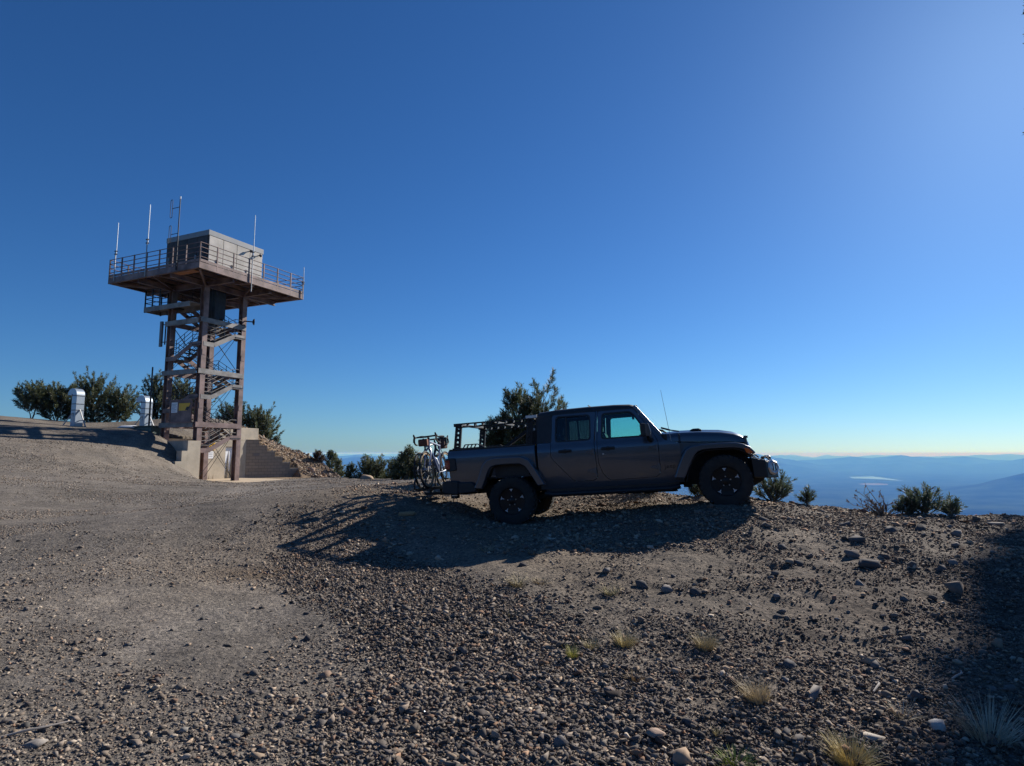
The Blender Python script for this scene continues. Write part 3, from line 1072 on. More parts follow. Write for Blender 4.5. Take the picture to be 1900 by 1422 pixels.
    hd.add([p for q in secs for p in q], [(i * k + j, i * k + j + 1, (i + 1) * k + j + 1, (i + 1) * k + j) for i in range(len(secs) - 1) for j in range(k - 1)] + [tuple(range(k)), tuple((len(secs) - 1) * k + j for j in range(k))] + [(i * k, (i + 1) * k, (i + 1) * k + k - 1, i * k + k - 1) for i in range(len(secs) - 1)])
    hood = hd.map(tb).build('hood', M_PAINT, t, ang=40)
    for s in (-1, 1):
        vt = MB()
        vt.prism(roundpoly([(-.43, 1.325), (-.38, 1.358), (-.27, 1.358), (-.22, 1.322)], .02, 3), s * .30, s * .42)
        vt.map(tb).build('hood_vent', M_BLACKP, hood, bevel=.006)
    for s in (-1, 1):
        lt = MB()
        lt.bar((-.615, s * .722, 1.275), (-.605, s * .728, 1.155), .03, .016, up=(0, 1, 0))
        lt.box((-.635, min(s * .70, s * .745), 1.135), (-.59, max(s * .70, s * .745), 1.165))
        lt.map(tb).build('hood_latch', M_BLACKP, hood, bevel=.004)
    cw = MB()
    cw.box((-.93, -.74, 1.18), (-.80, .74, 1.295))
    cwo = cw.map(tb).build('cowl', M_BLACKP, t, bevel=.01)
    wp = MB()
    for y0 in (-.45, .15):
        wp.path([(-.80, y0, 1.31), (-.86, y0 + .05, 1.37), (-.92, y0 + .30, 1.39)], .012, 6)
        wp.bar((-.90, y0 - .1, 1.372), (-.93, y0 + .42, 1.39), .012, .03)
    wp.bar((-.74, -.62, 1.355), (-.88, -.60, 1.405), .02, .03)
    wp.bar((-.74, -.62, 1.355), (-.60, -.62, 1.325), .02, .02)
    wp.map(tb).build('wiper', M_UNDER, cwo)
    # grille: seven slots between bars
    gr = MB()
    n = 8
    for q in range(n):
        y0 = -.30 + q * .6 / (n - 1)
        gr.bar((.475, y0, .86), (.435, y0, 1.155), .045, .05, up=(1, 0, 0))
    gr.bar((.43, -.545, 1.16), (.43, .545, 1.16), .06, .04)
    gr.bar((.475, -.545, .85), (.475, .545, .85), .06, .05)
    for s in (-1, 1):
        gr.box((.405, min(s * .33, s * .545), .84), (.44, max(s * .33, s * .545), 1.165))
    gro = gr.map(tb).build('grille', M_PAINT, t, bevel=.008)
    MB().box((.38, -.53, .845), (.40, .53, 1.155)).map(tb).build('radiator', M_UNDER, gro)
    fb = MB()
    fb.prism(roundpoly([(.42, .80), (.70, .765), (.825, .72), (.83, .60), (.74, .53), (.42, .50)], .02, 3), -.50, .50)
    fbo = fb.map(tb).build('front_bumper', M_TRIMP, t, bevel=.02, segs=3)
    hp = MB()
    hp.path([(.74, -.42, .70), (.76, -.38, .80), (.775, -.2, .815), (.775, .2, .815), (.76, .38, .80), (.74, .42, .70)], .022, 8)
    hp.map(tb).build('bumper_hoop', M_TRIMP, fbo)
    sk = MB()
    sk.prism([(.36, .46), (.56, .53), (.66, .56), (.58, .45), (.36, .34)], -.62, .62)
    sk.map(tb).build('skid_shield', M_UNDER, fbo)

    # ---------------------------------------------------- emblem lettering on the cowl side
    cu = bpy.data.curves.new('emblem_text', 'FONT')
    cu.body = 'Jeep'
    cu.size = .095
    cu.extrude = .004
    cu.space_character = 1.12
    tmp = bpy.data.objects.new('emblem_text', cu)
    COL.objects.link(tmp)
    bpy.context.view_layer.update()
    me = bpy.data.meshes.new_from_object(tmp.evaluated_get(bpy.context.evaluated_depsgraph_get()))
    bpy.data.objects.remove(tmp)
    me.materials.clear()
    me.materials.append(M_BLACKP)
    for s in (-1, 1):
        em = bpy.data.objects.new('emblem', me)
        COL.objects.link(em)
        em.parent = t
        em.location = tb(-.905 if s == -1 else -.70, s * (ys(.75) + .006), .735)
        em.rotation_euler = (RAD(90), 0, 0) if s == -1 else (RAD(90), 0, RAD(180))

    # ---------------------------------------------------- bed, tailgate, rear bumper
    bd = MB()
    bd.box((-4.58, -.72, .74), (-3.03, .72, .77))
    bd.box((-3.06, -.74, .70), (-3.02, .74, 1.265))
    for s in (-1, 1):
        bd.box((-3.78, min(s * .50, s * .73), .77), (-3.18, max(s * .50, s * .73), 1.0))
    bd.map(tb).build('cargo_bed', M_BLACKP, t)
    tg = MB().box((-4.615, -.70, .72), (-4.555, .70, 1.262))
    tgo = tg.map(tb).build('tailgate', M_PAINT, t, bevel=.012)
    MB().box((-4.628, -.12, 1.12), (-4.60, .12, 1.18)).map(tb).build('tailgate_handle', M_BLACKP, tgo, bevel=.004)
    rb = MB()
    rb.prism(roundpoly([(-4.74, .53), (-4.46, .49), (-4.44, .72), (-4.66, .745), (-4.74, .72)], .04, 4), -.86, .86)
    for s in (-1, 1):
        rb.prism(roundpoly([(-4.66, .50), (-4.14, .52), (-4.10, .60), (-4.2, .70), (-4.66, .70)], .03, 3), s * .66, s * .84)
    rbo = rb.map(tb).build('rear_bumper', M_BLACKP, t, bevel=.02, segs=3)
    rh = MB()
    MB().box((-4.62, -.78, .43), (-4.5, -.66, .52)).map(tb).build('bumper_step', M_UNDER, rbo)
    rh.box((-4.76, -.06, .46), (-4.4, .06, .56))
    rh.map(tb).build('hitch_receiver', M_UNDER, rbo)
    MB().box((-4.60, -.785, .475), (-4.50, -.782, .49)).map(tb).build('step_strip', M_SILVER, rbo)

    # ---------------------------------------------------- chassis and axles
    ch = MB()
    for s in (-1, 1):
        ch.bar((-4.6, s * .45, .56), (.5, s * .40, .50), .10, .14)
    for x in (-4.3, -2.9, -1.6, -.55, .35):
        ch.bar((x, -.45, .54), (x, .45, .54), .09, .10)
    ch.box((-2.75, -.40, .36), (-1.95, .20, .54))
    ch.box((-1.75, -.28, .33), (-.75, .28, .52))
    ch.box((-1.0, -.60, .38), (-.88, -.30, .46))
    ch.path([(-.7, .30, .40), (-2.8, .30, .42), (-3.1, .36, .50), (-4.0, .55, .50), (-4.55, .60, .47)], .04, 8)
    ch.path([(-3.95, -.42, .46), (-3.95, .42, .46)], .13, 12)
    ch.box((-.64, -.48, .40), (-.50, .48, .50))
    ch.map(tb).build('chassis', M_UNDER, t)
    for x in (0, -3.488):
        ax = MB()
        ax.path([(x, -.75, .4125), (x, .75, .4125)], .045, 10)
        ax.path([(x - .13, .12, .41), (x, .12, .41), (x + .12, .12, .42)], [.09, .15, .08], 12)
        for s in (-1, 1):
            ax.path([(x + .02, s * .5, .43), (x + .02, s * .5, .80)], .055, 10)
            ax.path([(x - .12 if x < -1 else x + .1, s * .56, .36), (x - .18 if x < -1 else x + .14, s * .54, .86)], .032, 8)
            if x == 0:
                ax.bar((-.05, s * .52, .38), (-.85, s * .44, .46), .05, .06)
            else:
                ax.bar((-3.45, s * .52, .37), (-2.7, s * .44, .46), .05, .06)
        ax.build('axle', M_UNDER, t)
    sh = MB()
    sh.path([(-3.66, -.60, .50), (-3.72, -.58, .57)], [.035, .035], 10)
    sh.build('damper_reservoir', M_SILVER, t)

    # ---------------------------------------------------- interior
    se = MB()
    for x0, rows in ((-1.80, (-.36, .36)), (-2.55, (-.36, 0, .36))):
        for y0 in rows:
            w = .23 if x0 > -2 else .19
            se.prism(roundpoly([(x0 - .02, .82), (x0 + .50, .84), (x0 + .50, .98), (x0 + .04, .95), (x0 - .10, 1.42), (x0 - .22, 1.42), (x0 - .10, .86)], .04, 3), y0 - w, y0 + w)
            se.prism(roundpoly([(x0 - .14, 1.44), (x0 - .13, 1.60), (x0 - .22, 1.61), (x0 - .24, 1.44)], .03, 3), y0 - .12, y0 + .12)
    se.map(tb).build('seat', M_SEAT, t, bevel=.015)
    da = MB()
    da.prism(roundpoly([(-.92, .80), (-1.12, .82), (-1.20, 1.12), (-1.14, 1.23), (-.92, 1.27)], .03, 3), -.70, .70)
    da.box((-1.8, -.12, .70), (-1.1, .12, .98))
    da.map(tb).build('dashboard', M_SEAT, t)
    sw = MB()
    c0 = Vector((-1.36, .36, 1.17))
    e1, e2 = Vector((0, 1, 0)), Vector((.45, 0, .89)).normalized()
    sw.path([c0 + e1 * .19 * math.cos(a * math.pi / 10) + e2 * .19 * math.sin(a * math.pi / 10) for a in range(20)], .016, 8, closed=True)
    sw.bar(c0 - e1 * .18, c0 + e1 * .18, .04, .02)
    sw.path([c0, (-1.15, .36, 1.10)], .03, 8)
    sw.map(tb).build('steering_wheel', M_SEAT, t)
    rbars = MB()
    for s in (-1, 1):
        rbars.path([(-2.0, s * .63, .8), (-1.98, s * .62, 1.45), (-1.95, s * .57, 1.74)], .035, 8)
        rbars.path([(-1.3, s * .57, 1.73), (-1.95, s * .575, 1.75), (-2.75, s * .57, 1.74), (-2.85, s * .60, 1.3)], .035, 8)
    rbars.path([(-1.95, -.57, 1.74), (-1.95, .57, 1.74)], .035, 8)
    rbars.path([(-2.75, -.57, 1.74), (-2.75, .57, 1.74)], .035, 8)
    rbars.map(tb).build('roll_bar', M_SEAT, t)
    fl = MB().box((-2.95, -.74, .52), (-.9, .74, .60))
    fl.map(tb).build('cab_floor', M_UNDER, t)
    rm = MB()
    rm.box((-1.36, -.12, 1.62), (-1.33, .12, 1.70))
    rm.path([(-1.33, 0, 1.68), (-1.25, 0, 1.76)], .01, 6)
    rm.map(tb).build('cabin_mirror', M_SEAT, t)
    # antenna on the passenger cowl
    an = MB()
    an.lathe([(0, 1.17), (.022, 1.165), (.026, 1.12), (.03, 1.10)], 10, axis='z', c=(-.74, -.735, 0))
    ano = an.map(tb).build('antenna_base', M_BLACKP, t)
    MB().path([tb(-.742, -.74, 1.14), tb(-.80, -.755, 2.02)], [.0045, .0028], 6).build('antenna_whip', M_STEEL, ano)

    # ---------------------------------------------------- rack over the bed
    M_RACK = mat('rack_black', (.015, .016, .018), .5, .4, .2, 8)

    def perforated(mb, p, q, w, th, holes, n0, axis_out):
        """Channel post with round holes suggested by real gaps: two flanges and rungs."""
        p, q, n0 = Vector(p), Vector(q), Vector(n0)
        d = q - p
        for e in (-1, 1):
            mb.bar(p + n0 * (e * w * .36), q + n0 * (e * w * .33), w * .34, th, up=axis_out)
        for i in range(holes + 1):
            c = p + d * (i / holes)
            hh = d.length / holes * (.62 if i not in (0, holes) else .6)
            c2 = c + d.normalized() * (hh * (1 if i == 0 else -1 if i == holes else 0) * .5)
            mb.bar(c2 - d.normalized() * hh / 2, c2 + d.normalized() * hh / 2, w * .5, th, up=axis_out)
    for s in (-1, 1):
        rp = MB()
        perforated(rp, (-4.44, s * .73, 1.29), (-4.37, s * .73, 1.70), .115, .045, 5, (1, 0, 0), (0, 1, 0))
        rp.box((-4.52, min(s * .70, s * .76), 1.285), (-4.33, max(s * .70, s * .76), 1.31))
        rp.box((-4.455, min(s * .69, s * .77), 1.69), (-4.31, max(s * .69, s * .77), 1.745))
        rp.map(tb).build('rack_post', M_RACK, t, smooth=False)
        rp = MB()
        perforated(rp, (-3.12, s * .73, 1.29), (-3.06, s * .73, 1.70), .115, .045, 5, (1, 0, 0), (0, 1, 0))
        rp.map(tb).build('rack_post', M_RACK, t, smooth=False)
        rr_ = MB()
        for dz in (1.735, 1.675):
            rr_.bar((-4.40, s * .73, dz), (-2.99, s * .73, dz + .0), .035, .024)
        for q in range(10):
            x = -4.34 + q * .14
            rr_.bar((x, s * .73, 1.675), (x, s * .73, 1.735), .115, .02, up=(1, 0, 0))
        rr_.map(tb).build('rack_rail', M_RACK, t, smooth=False)
    for x in (-4.38, -3.75, -3.08):
        cbm = MB()
        cbm.bar((x, -.72, 1.725), (x, .72, 1.725), .09, .035)
        cbm.map(tb).build('rack_crossbar', M_TRIMP, t, bevel=.004)
    db = MB()
    db.bar((-3.95, .70, 1.30), (-3.35, .70, 1.66), .06, .10, up=(0, 1, 0))
    db.map(tb).build('rack_brace', M_RACK, t)
    gp = MB()
    gp.prism(roundpoly([(-3.36, 1.31), (-3.05, 1.31), (-3.03, 1.67), (-3.20, 1.69), (-3.36, 1.58)], .03, 3), .30, .66)
    gp.map(tb).build('gear_panel', M_RACK, t, bevel=.01)
    lb = MB().box((-3.13, -.76, 1.735), (-2.93, -.735, 1.785))
    lb.map(tb).build('rack_end_plate', M_SILVER, t, bevel=.004)
    mc = MB()
    mc.box((-3.09, -.72, 1.52), (-3.0, -.66, 1.56))
    mc.map(tb).build('rack_clamp', M_SILVER, t, bevel=.004)
    return t


TRUCK = build_truck()
TM = TRUCK.matrix_world.copy()

# ------------------------------------------------------------------ lookout tower and bunker
M_RUST = mat('weathered_brown_steel', (.140, .086, .078), .62, .1, .35, 1.6, bump=.002, bscale=40, col2=(.295, .200, .180))
M_GALV = mat('galvanised_steel', (.34, .345, .35), .48, .55, .18, 7)
M_BEAM = mat('grey_painted_beam', (.20, .185, .175), .6, .2, .3, 2.2, bump=.002, bscale=30, col2=(.30, .28, .26))
M_DARKST = mat('dark_steel', (.035, .036, .042), .6, .3, .3, 5)
M_PANEL = mat('cab_panel', (.48, .435, .37), .72, .0, .16, 1.2, col2=(.62, .56, .49))
M_CAP = mat('cab_roof_metal', (.24, .25, .26), .55, .0, .14, 2)
M_CONC = mat('concrete', (.45, .385, .295), .9, 0, .18, 1.4, bump=.004, bscale=30)
M_DOOR = mat('white_door', (.80, .82, .85), .5, 0, .05, 3)
M_WHITE = mat('white_sign_face', (.78, .79, .80), .5, 0, .04, 4)
M_YEL = mat('yellow_sign_face', (.75, .42, .02), .5, 0, .06, 4)
M_GREEN = mat('green_box_paint', (.075, .115, .10), .55, .1, .2, 3)


def block_material():
    m = bpy.data.materials.new('concrete_block')
    m.use_nodes = True
    n, l = m.node_tree.nodes, m.node_tree.links
    b = n['Principled BSDF']
    b.inputs['Roughness'].default_value = .92
    tc = n.new('ShaderNodeTexCoord')
    sp = n.new('ShaderNodeSeparateXYZ')
    l.new(tc.outputs['Object'], sp.inputs[0])
    ad = n.new('ShaderNodeMath')
    ad.operation = 'ADD'
    l.new(sp.outputs[0], ad.inputs[0])
    l.new(sp.outputs[1], ad.inputs[1])
    cb = n.new('ShaderNodeCombineXYZ')
    l.new(ad.outputs[0], cb.inputs[0])
    l.new(sp.outputs[2], cb.inputs[1])
    br = n.new('ShaderNodeTexBrick')
    br.inputs['Color1'].default_value = (.33, .28, .22, 1)
    br.inputs['Color2'].default_value = (.27, .23, .185, 1)
    br.inputs['Mortar'].default_value = (.19, .165, .135, 1)
    br.inputs['Scale'].default_value = 1.0
    br.inputs['Brick Width'].default_value = .40
    br.inputs['Row Height'].default_value = .20
    br.inputs['Mortar Size'].default_value = .012
    l.new(cb.outputs[0], br.inputs['Vector'])
    l.new(br.outputs['Color'], b.inputs['Base Color'])
    bp = n.new('ShaderNodeBump')
    bp.inputs['Distance'].default_value = -.01
    l.new(br.outputs['Fac'], bp.inputs['Height'])
    l.new(bp.outputs[0], b.inputs['Normal'])
    return m


M_BLOCK = block_material()
A = 1.292          # half spacing of the legs
LV = (3.26, 6.15, 8.96)
ZF, ZR = 11.26, 12.25
PP = 3.62
OX, OY = -.09, .13


def rot_t(u, v, z=0.0):
    return Vector((TC[0] + TN[0] * u + TD[0] * v, TC[1] + TN[1] * u + TD[1] * v, z))


def hbeam(mb, p, q, w, h, t=.02, up=(0, 0, 1)):
    """I-section: two flanges and a web; flanges stacked along 'up'."""
    p, q = Vector(p), Vector(q)
    d = (q - p).normalized()
    u = Vector(up)
    s = d.cross(u).normalized()
    u = s.cross(d).normalized()
    for e in (-1, 1):
        mb.bar(p + u * (e * (h / 2 - t / 2)), q + u * (e * (h / 2 - t / 2)), w, t, up=up)
    mb.bar(p, q, t, h - 2 * t - .002, up=up)


def railing(parent, p0, p1, zb, nposts, h=1.0, rails=4, m=None, name='railing', rr=.020, pr=.028):
    mb = MB()
    p0, p1 = Vector(p0), Vector(p1)
    for i in range(nposts):
        q = p0 + (p1 - p0) * (i / (nposts - 1))
        mb.bar((q.x, q.y, zb - .30), (q.x, q.y, zb + h), pr * 2.0, pr * 2.0)
    for k in range(rails):
        z = zb + h * (1 - k / rails) - .02
        mb.path([(p0.x, p0.y, z), (p1.x, p1.y, z)], rr, 6)
    return mb.build(name, m or M_RUST, parent)


def build_tower():
    t = thing('lookout_tower', 'tall brown steel lookout tower with open stairs and wide railed deck', 'tower', rot_t(0, 0, 0), -TAL)
    # ---- legs: near and far right and back stand on the slab, left one on the mound
    for (u, v, zb) in ((A, -A, 2.1), (A, A, -.02), (-A, A, -.02), (-A, -A, 1.6)):
        lg = MB()
        hbeam(lg, (u, v, zb), (u, v, ZF - .42), .30, .32, .030, up=(1, 0, 0))
        # splice and base plates
        for z in (LV[0] + .9, LV[1] + .9):
            lg.box((u - .175, v - .12, z - .15), (u - .158, v + .12, z + .15))
            lg.box((u + .158, v - .12, z - .15), (u + .175, v + .12, z + .15))
        lg.box((u - .22, v - .22, zb - .02), (u + .22, v + .22, zb + .02))
        lg.build('leg', M_RUST, t, smooth=False)
    # ---- ring of beams at each level
    for i, z in enumerate(LV):
        zz = z - .14
        e = .30
        ends = [((A, -A - e, zz), (A, A + e * .4, zz), M_BEAM if i else M_RUST), ((-A - e, -A, zz), (A - .17, -A, zz), M_BEAM), ((-A, -A + .17, zz), (-A, A, zz), M_RUST), ((-A + .17, A, zz), (A - .17, A, zz), M_RUST)]
        for p, q, m in ends:
            b = MB()
            o = Vector((.18, 0, 0)) if p[0] == A and q[0] == A else Vector((0, -.18, 0)) if (p[1] == -A and q[1] == -A) else Vector((0, 0, 0))
            p, q = Vector(p) + o, Vector(q) + o
            ax = (q - p).normalized()
            b.bar(p, q, .03, .27)
            sd = Vector((ax.y, -ax.x, 0))
            if sd.dot(o) < 0:
                sd = -sd
            for dz in (-.125, .125):
                b.bar(p - sd * .05 + Vector((0, 0, dz)), q - sd * .05 + Vector((0, 0, dz)), .10, .02)
            b.build('floor_beam', m, t, smooth=False)
    # ---- stair flights, four to a turn
    RISE = (LV[1] - LV[0]) / 4
    corners = [(A, -A), (A, A), (-A, A), (-A, -A)]
    SW = .72
    start = LV[0] - 1.52 - 4 * RISE * 0
    for k in range(0, 11):
        z0 = start + RISE * k
        z1 = z0 + RISE
        if z0 > 9.0:
            break
        a = Vector((*corners[k % 4], 0))
        b = Vector((*corners[(k + 1) % 4], 0))
        d = (b - a).normalized()
        inn = Vector((-d.y, d.x, 0))
        outo = -.15          # outer stringer sits just outside the leg line
        L_ = (b - a).length
        l0, l1 = .62, L_ - .62
        st = MB()
        for off in (outo, SW):
            pts = [(-.06 if off < 0 else l0 - .25, z0), (l0, z0), (l1, z1), (L_ + .06 if off < 0 else l1 + .25, z1)]
            for (s0, za), (s1, zb2) in zip(pts, pts[1:]):
                P, Q = a + d * s0 + inn * off, a + d * s1 + inn * off
                st.bar((P.x, P.y, za), (Q.x, Q.y, zb2), .04, .24)
        outer = st.build('stair_stringer', M_BEAM if k % 4 == 0 and k > 0 else M_RUST, t, smooth=False)
        tr = MB()
        for q in range(4):
            s = l0 + (l1 - l0) * (q + .5) / 4
            z = z0 + RISE * (q + 1) / 4 - .05
            P = a + d * s
            tr.bar((P.x + inn.x * (outo + .03), P.y + inn.y * (outo + .03), z), (P.x + inn.x * (SW - .03), P.y + inn.y * (SW - .03), z), .27, .035)
        # corner landing
        P = b + d * 0
        c = b - d * .24 + inn * .24
        tr.bar((c.x - d.x * .34, c.y - d.y * .34, z1 - .04), (c.x + d.x * .34, c.y + d.y * .34, z1 - .04), .86, .04)
        tr.build('stair_tread', M_DARKST, outer, smooth=False)
        hr = MB()
        for off in (outo + .02, SW):
            for hgt in (.28, .52, .76, 1.0):
                w0, w1 = (.10, L_ - .10) if off < 0 else (l0 - .1, l1 + .1)
                pts = []
                for s, z in ((w0, z0), (l0 + .02, z0), (l1 + .02, z1), (w1, z1)):
                    P = a + d * s + inn * off
                    pts.append((P.x, P.y, z + hgt))
                hr.path(pts, .017, 5)
            for s in (l0 + .05, (l0 + l1) / 2, l1 - .02):
                P = a + d * s + inn * off
                z = z0 + RISE * max(0, min(1, (s - l0) / (l1 - l0)))
                hr.path([(P.x, P.y, z), (P.x, P.y, z + 1.0)], .018, 5)
        hr.build('handrail', M_BEAM if k % 4 == 0 else M_DARKST, outer, smooth=True)
    # ---- slender cross bracing
    for (p, q) in (((A, -A), (A, A)), ((-A, -A), (A, -A)), ((-A, -A), (-A, A)), ((-A, A), (A, A))):
        for za, zb in ((.1, LV[0] - .3), (LV[0], LV[1] - .3), (LV[1], LV[2] - .3)):
            if p == (-A, -A) and za < 1:
                continue
            rd = MB()
            rd.path([(p[0] * .97, p[1] * .97, za), (q[0] * .97, q[1] * .97, zb)], .014, 5)
            rd.path([(q[0] * .95, q[1] * .95, za), (p[0] * .95, p[1] * .95, zb)], .014, 5)
            rd.build('brace_rod', M_DARKST, t)
    # ---- landing that juts out to the left below the deck
    zl = 9.75
    ld = MB()
    ld.box((-A - 1.35, -A - .75, zl - .05), (A - .2, -A + .25, zl))
    for y in (-A - .75, -A + .25):
        ld.bar((-A - 1.35, y, zl - .14), (A - .2, y, zl - .14), .05, .26)
    ld.bar((-A - 1.35, -A - .75, zl - .14), (-A - 1.35, -A + .25, zl - .14), .05, .26)
    land = ld.build('landing', M_BEAM, t, smooth=False)
    railing(land, (-A - 1.32, -A - .73), (-A - 1.32, -A + .23), zl, 2, 1.0, 4, M_DARKST)
    railing(land, (-A - 1.32, -A - .73), (-A - .10, -A - .73), zl, 3, 1.0, 4, M_DARKST)
    railing(land, (-A - 1.32, -A + .23), (-A - .2, -A + .23), zl, 3, 1.0, 4, M_DARKST)
    # ---- deck with fascia, joists and cross beams underneath
    x0, x1, y0, y1 = OX - PP, OX + PP, OY - PP, OY + PP
    dk = MB().box((x0 + .06, y0 + .06, ZF - .06), (x1 - .06, y1 - .06, ZF - .02))
    deck = dk.build('deck', M_DARKST, t, smooth=False)
    for (p, q, nrm) in (((x1, y0), (x1, y1), (1, 0)), ((x0, y0), (x1, y0), (0, -1)), ((x0, y1), (x1, y1), (0, 1)), ((x0, y0), (x0, y1), (-1, 0))):
        f = MB()
        n = Vector((*nrm, 0))
        P, Q = Vector((*p, 0)), Vector((*q, 0))
        e = (Q - P).normalized() * .0
        f.bar((P.x - n.x * .03, P.y - n.y * .03, ZF - .21), (Q.x - n.x * .03, Q.y - n.y * .03, ZF - .21), .05, .30)
        f.bar((P.x - n.x * .06, P.y - n.y * .06, ZF - .37), (Q.x - n.x * .06, Q.y - n.y * .06, ZF - .37), .14, .02)
        # kick plate, a hand's breadth above the beam
        f.bar((P.x - n.x * .01, P.y - n.y * .01, ZF + .04), (Q.x - n.x * .01, Q.y - n.y * .01, ZF + .04), .012, .13)
        f.build('fascia', M_RUST, deck, smooth=False)
    jo = MB()
    for k in range(9):
        u = x0 + .4 + (x1 - x0 - .8) * k / 8
        jo.bar((u, y0 + .1, ZF - .17), (u, y1 - .1, ZF - .17), .06, .18)
    jo.build('joist', M_RUST, deck, smooth=False)
    gb = MB()
    for s in (-1, 1):
        hbeam(gb, (x0 + .1, s * A, ZF - .42), (x1 - .1, s * A, ZF - .42), .16, .30)
        hbeam(gb, (s * A, y0 + .1, ZF - .43), (s * A, y1 - .1, ZF - .43), .16, .28)
        for e in (-1, 1):
            gb.bar((s * A, e * A, ZF - .50), (OX + s * (PP - .15), OY + e * (PP - .15), ZF - .36), .10, .12)
            gb.bar((s * A, e * A, ZF - .48), (OX + s * (PP - .15), e * A * .1, ZF - .36), .06, .06)
            gb.bar((s * A, e * A, ZF - .48), (s * A * .1, OY + e * (PP - .15), ZF - .36), .06, .06)
    gb.build('deck_beam', M_RUST, deck, smooth=False)
    hb = MB().box((x0 + 5.2, y0 + .10, ZF - .41), (x0 + 6.7, y0 + .5, ZF - .385))
    hb.build('underside_plate', mat('oxide_red_plate', (.34, .15, .07), .7, 0, .2, 3), deck)
    # middle core: ladder cage and cable ducts between the legs under the deck
    co = MB()
    co.box((-.25, .30, 8.9), (.40, .70, ZF - .5))
    co.box((.45, -.35, 9.2), (.95, .35, ZF - .5))
    co.path([(.75, -.15, 9.0), (.75, -.15, ZF - .3)], .22, 10)
    co.build('cable_duct', M_DARKST, t, smooth=False)
    # ---- railings round the deck
    railing(deck, (x1 - .03, y0 + .03), (x1 - .03, y1 - .03), ZF, 8, .99, 4, M_RUST)
    railing(deck, (x0 + .03, y0 + .03), (x1 - .03, y0 + .03), ZF, 8, .99, 4, M_RUST)
    railing(deck, (x0 + .03, y1 - .03), (x1 - .03, y1 - .03), ZF, 8, .99, 4, M_RUST)
    railing(deck, (x0 + .03, y0 + .03), (x0 + .03, y1 - .03), ZF, 8, .99, 4, M_RUST)
    # ---- the closed cab
    bx, by, bz = 1.725, 1.90, 13.85
    cx, cy = -.17, .43
    cb = MB().box((cx - bx + .03, cy - by + .03, ZF - .02), (cx + bx - .03, cy + by - .03, bz - .12))
    cab = cb.build('cab', mat('cab_frame', (.13, .10, .085), .7, .1, .2, 3), t, smooth=False)
    for i in range(4):
        v0 = cy - by + .04 + i * (2 * by - .08) / 4
        v1 = v0 + (2 * by - .08) / 4 - .025
        for (za, zb) in ((ZF, 12.45), (12.47, bz - .32)):
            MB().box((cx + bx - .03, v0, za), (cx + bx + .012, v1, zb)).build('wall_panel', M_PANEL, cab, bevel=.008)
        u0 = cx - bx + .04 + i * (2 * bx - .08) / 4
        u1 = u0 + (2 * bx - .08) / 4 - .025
        MB().box((u0, cy - by - .012, ZF), (u1, cy - by + .03, bz - .32)).build('wall_panel', mat('shaded_wall_panel', (.060, .050, .048), .75, .05, .25, 2), cab, bevel=.008)  # painted shade: panels facing away from the sun get a much darker colour
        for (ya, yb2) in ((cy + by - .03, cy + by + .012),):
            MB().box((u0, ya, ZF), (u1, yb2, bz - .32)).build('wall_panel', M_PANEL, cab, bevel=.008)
    cp = MB()
    cp.box((cx - bx - .018, cy - by - .018, bz - .30), (cx + bx + .018, cy + by + .018, bz))
    cp.build('roof_cap', M_CAP, cab, bevel=.012)
    for v in (cy - by + .55, cy - .3, cy + .7):
        pr = MB()
        pr.bar((cx + bx + .025, v, ZF + .35), (cx + bx + .025, v, ZF + 1.0), .03, .03)
        pr.box((cx + bx + .01, v - .06, ZF + .95), (cx + bx + .05, v + .06, ZF + 1.0))
        pr.box((cx + bx + .01, v - .05, ZF + .3), (cx + bx + .05, v + .05, ZF + .35))
        pr.build('shutter_stay', M_DARKST, cab)
    for v, z in ((cy + by - .35, bz - .48), (cy + by - 1.05, bz - .42)):
        lm = MB()
        lm.path([(cx + bx, v, z), (cx + bx + .16, v, z + .02)], .03, 6)
        lm.path([(cx + bx + .12, v, z + .04), (cx + bx + .2, v, z - .05)], [.06, .08], 8)
        lm.build('flood_lamp', M_DARKST, cab)
    for q, u in enumerate((cx - bx + .55, cx - bx + 1.25, cx - bx + 2.05, cx - bx + 2.75, cx - bx + 3.15)):
        st = MB()
        hh = (1.35, 1.0, 1.6, 1.15, 1.75)[q]
        st.bar((u, cy - by - .22, ZF), (u, cy - by - .22, ZF + hh), .07, .05)
        st.bar((u - .06, cy - by - .2, ZF + hh * .75), (u + .06, cy - by - .2, ZF + hh * .75), .05, .04)
        st.build('equipment_stand', M_GALV, cab)
    # ---- first-level walkway rail with sign board on the left face
    return t


TOWER = build_tower()


def on_tower(name, label, cat, u, v, z, group=None):
    return thing(name, label, cat, rot_t(u, v, z), -TAL, group)


def whip(label, u, v, zb, h, m, double=False):
    a = on_tower('whip_antenna', label, 'antenna', u, v, zb, 'whip antennas on the lookout deck')
    pole = MB().path([(0, 0, 0), (0, 0, h * .52)], .028, 8)
    pole.build('mounting_pole', M_GALV, a)
    w = MB().path([(.05, 0, h * .45), (.05, 0, h)], [.024, .020], 8)
    w.build('whip', mat('antenna_white', (.74, .80, .84), .4, .1, .06, 5), a)
    c = MB()
    for z in (h * .46, h * .51):
        c.box((-.06, -.05, z - .02), (.11, .05, z + .02))
    c.build('clamp', M_DARKST, a)
    return a


x0, x1, y0, y1 = OX - PP, OX + PP, OY - PP, OY + PP
whip('short white whip antenna at the left corner of the tower deck', x0 + .55, y0 - .04, ZF - .3, 3.3, M_GALV)
whip('tallest white whip antenna on a clamped pole left of the cab', x0 + 3.15, y0 - .04, ZF - .35, 3.95, M_GALV)
whip('white whip antenna rising in front of the pale cab wall', x1 + .05, -.25, ZF - .85, 4.35, M_GALV)
whip('stubby white whip antenna at the right corner of the tower deck', x1 + .05, y1 - .15, ZF - .35, 1.95, M_GALV)

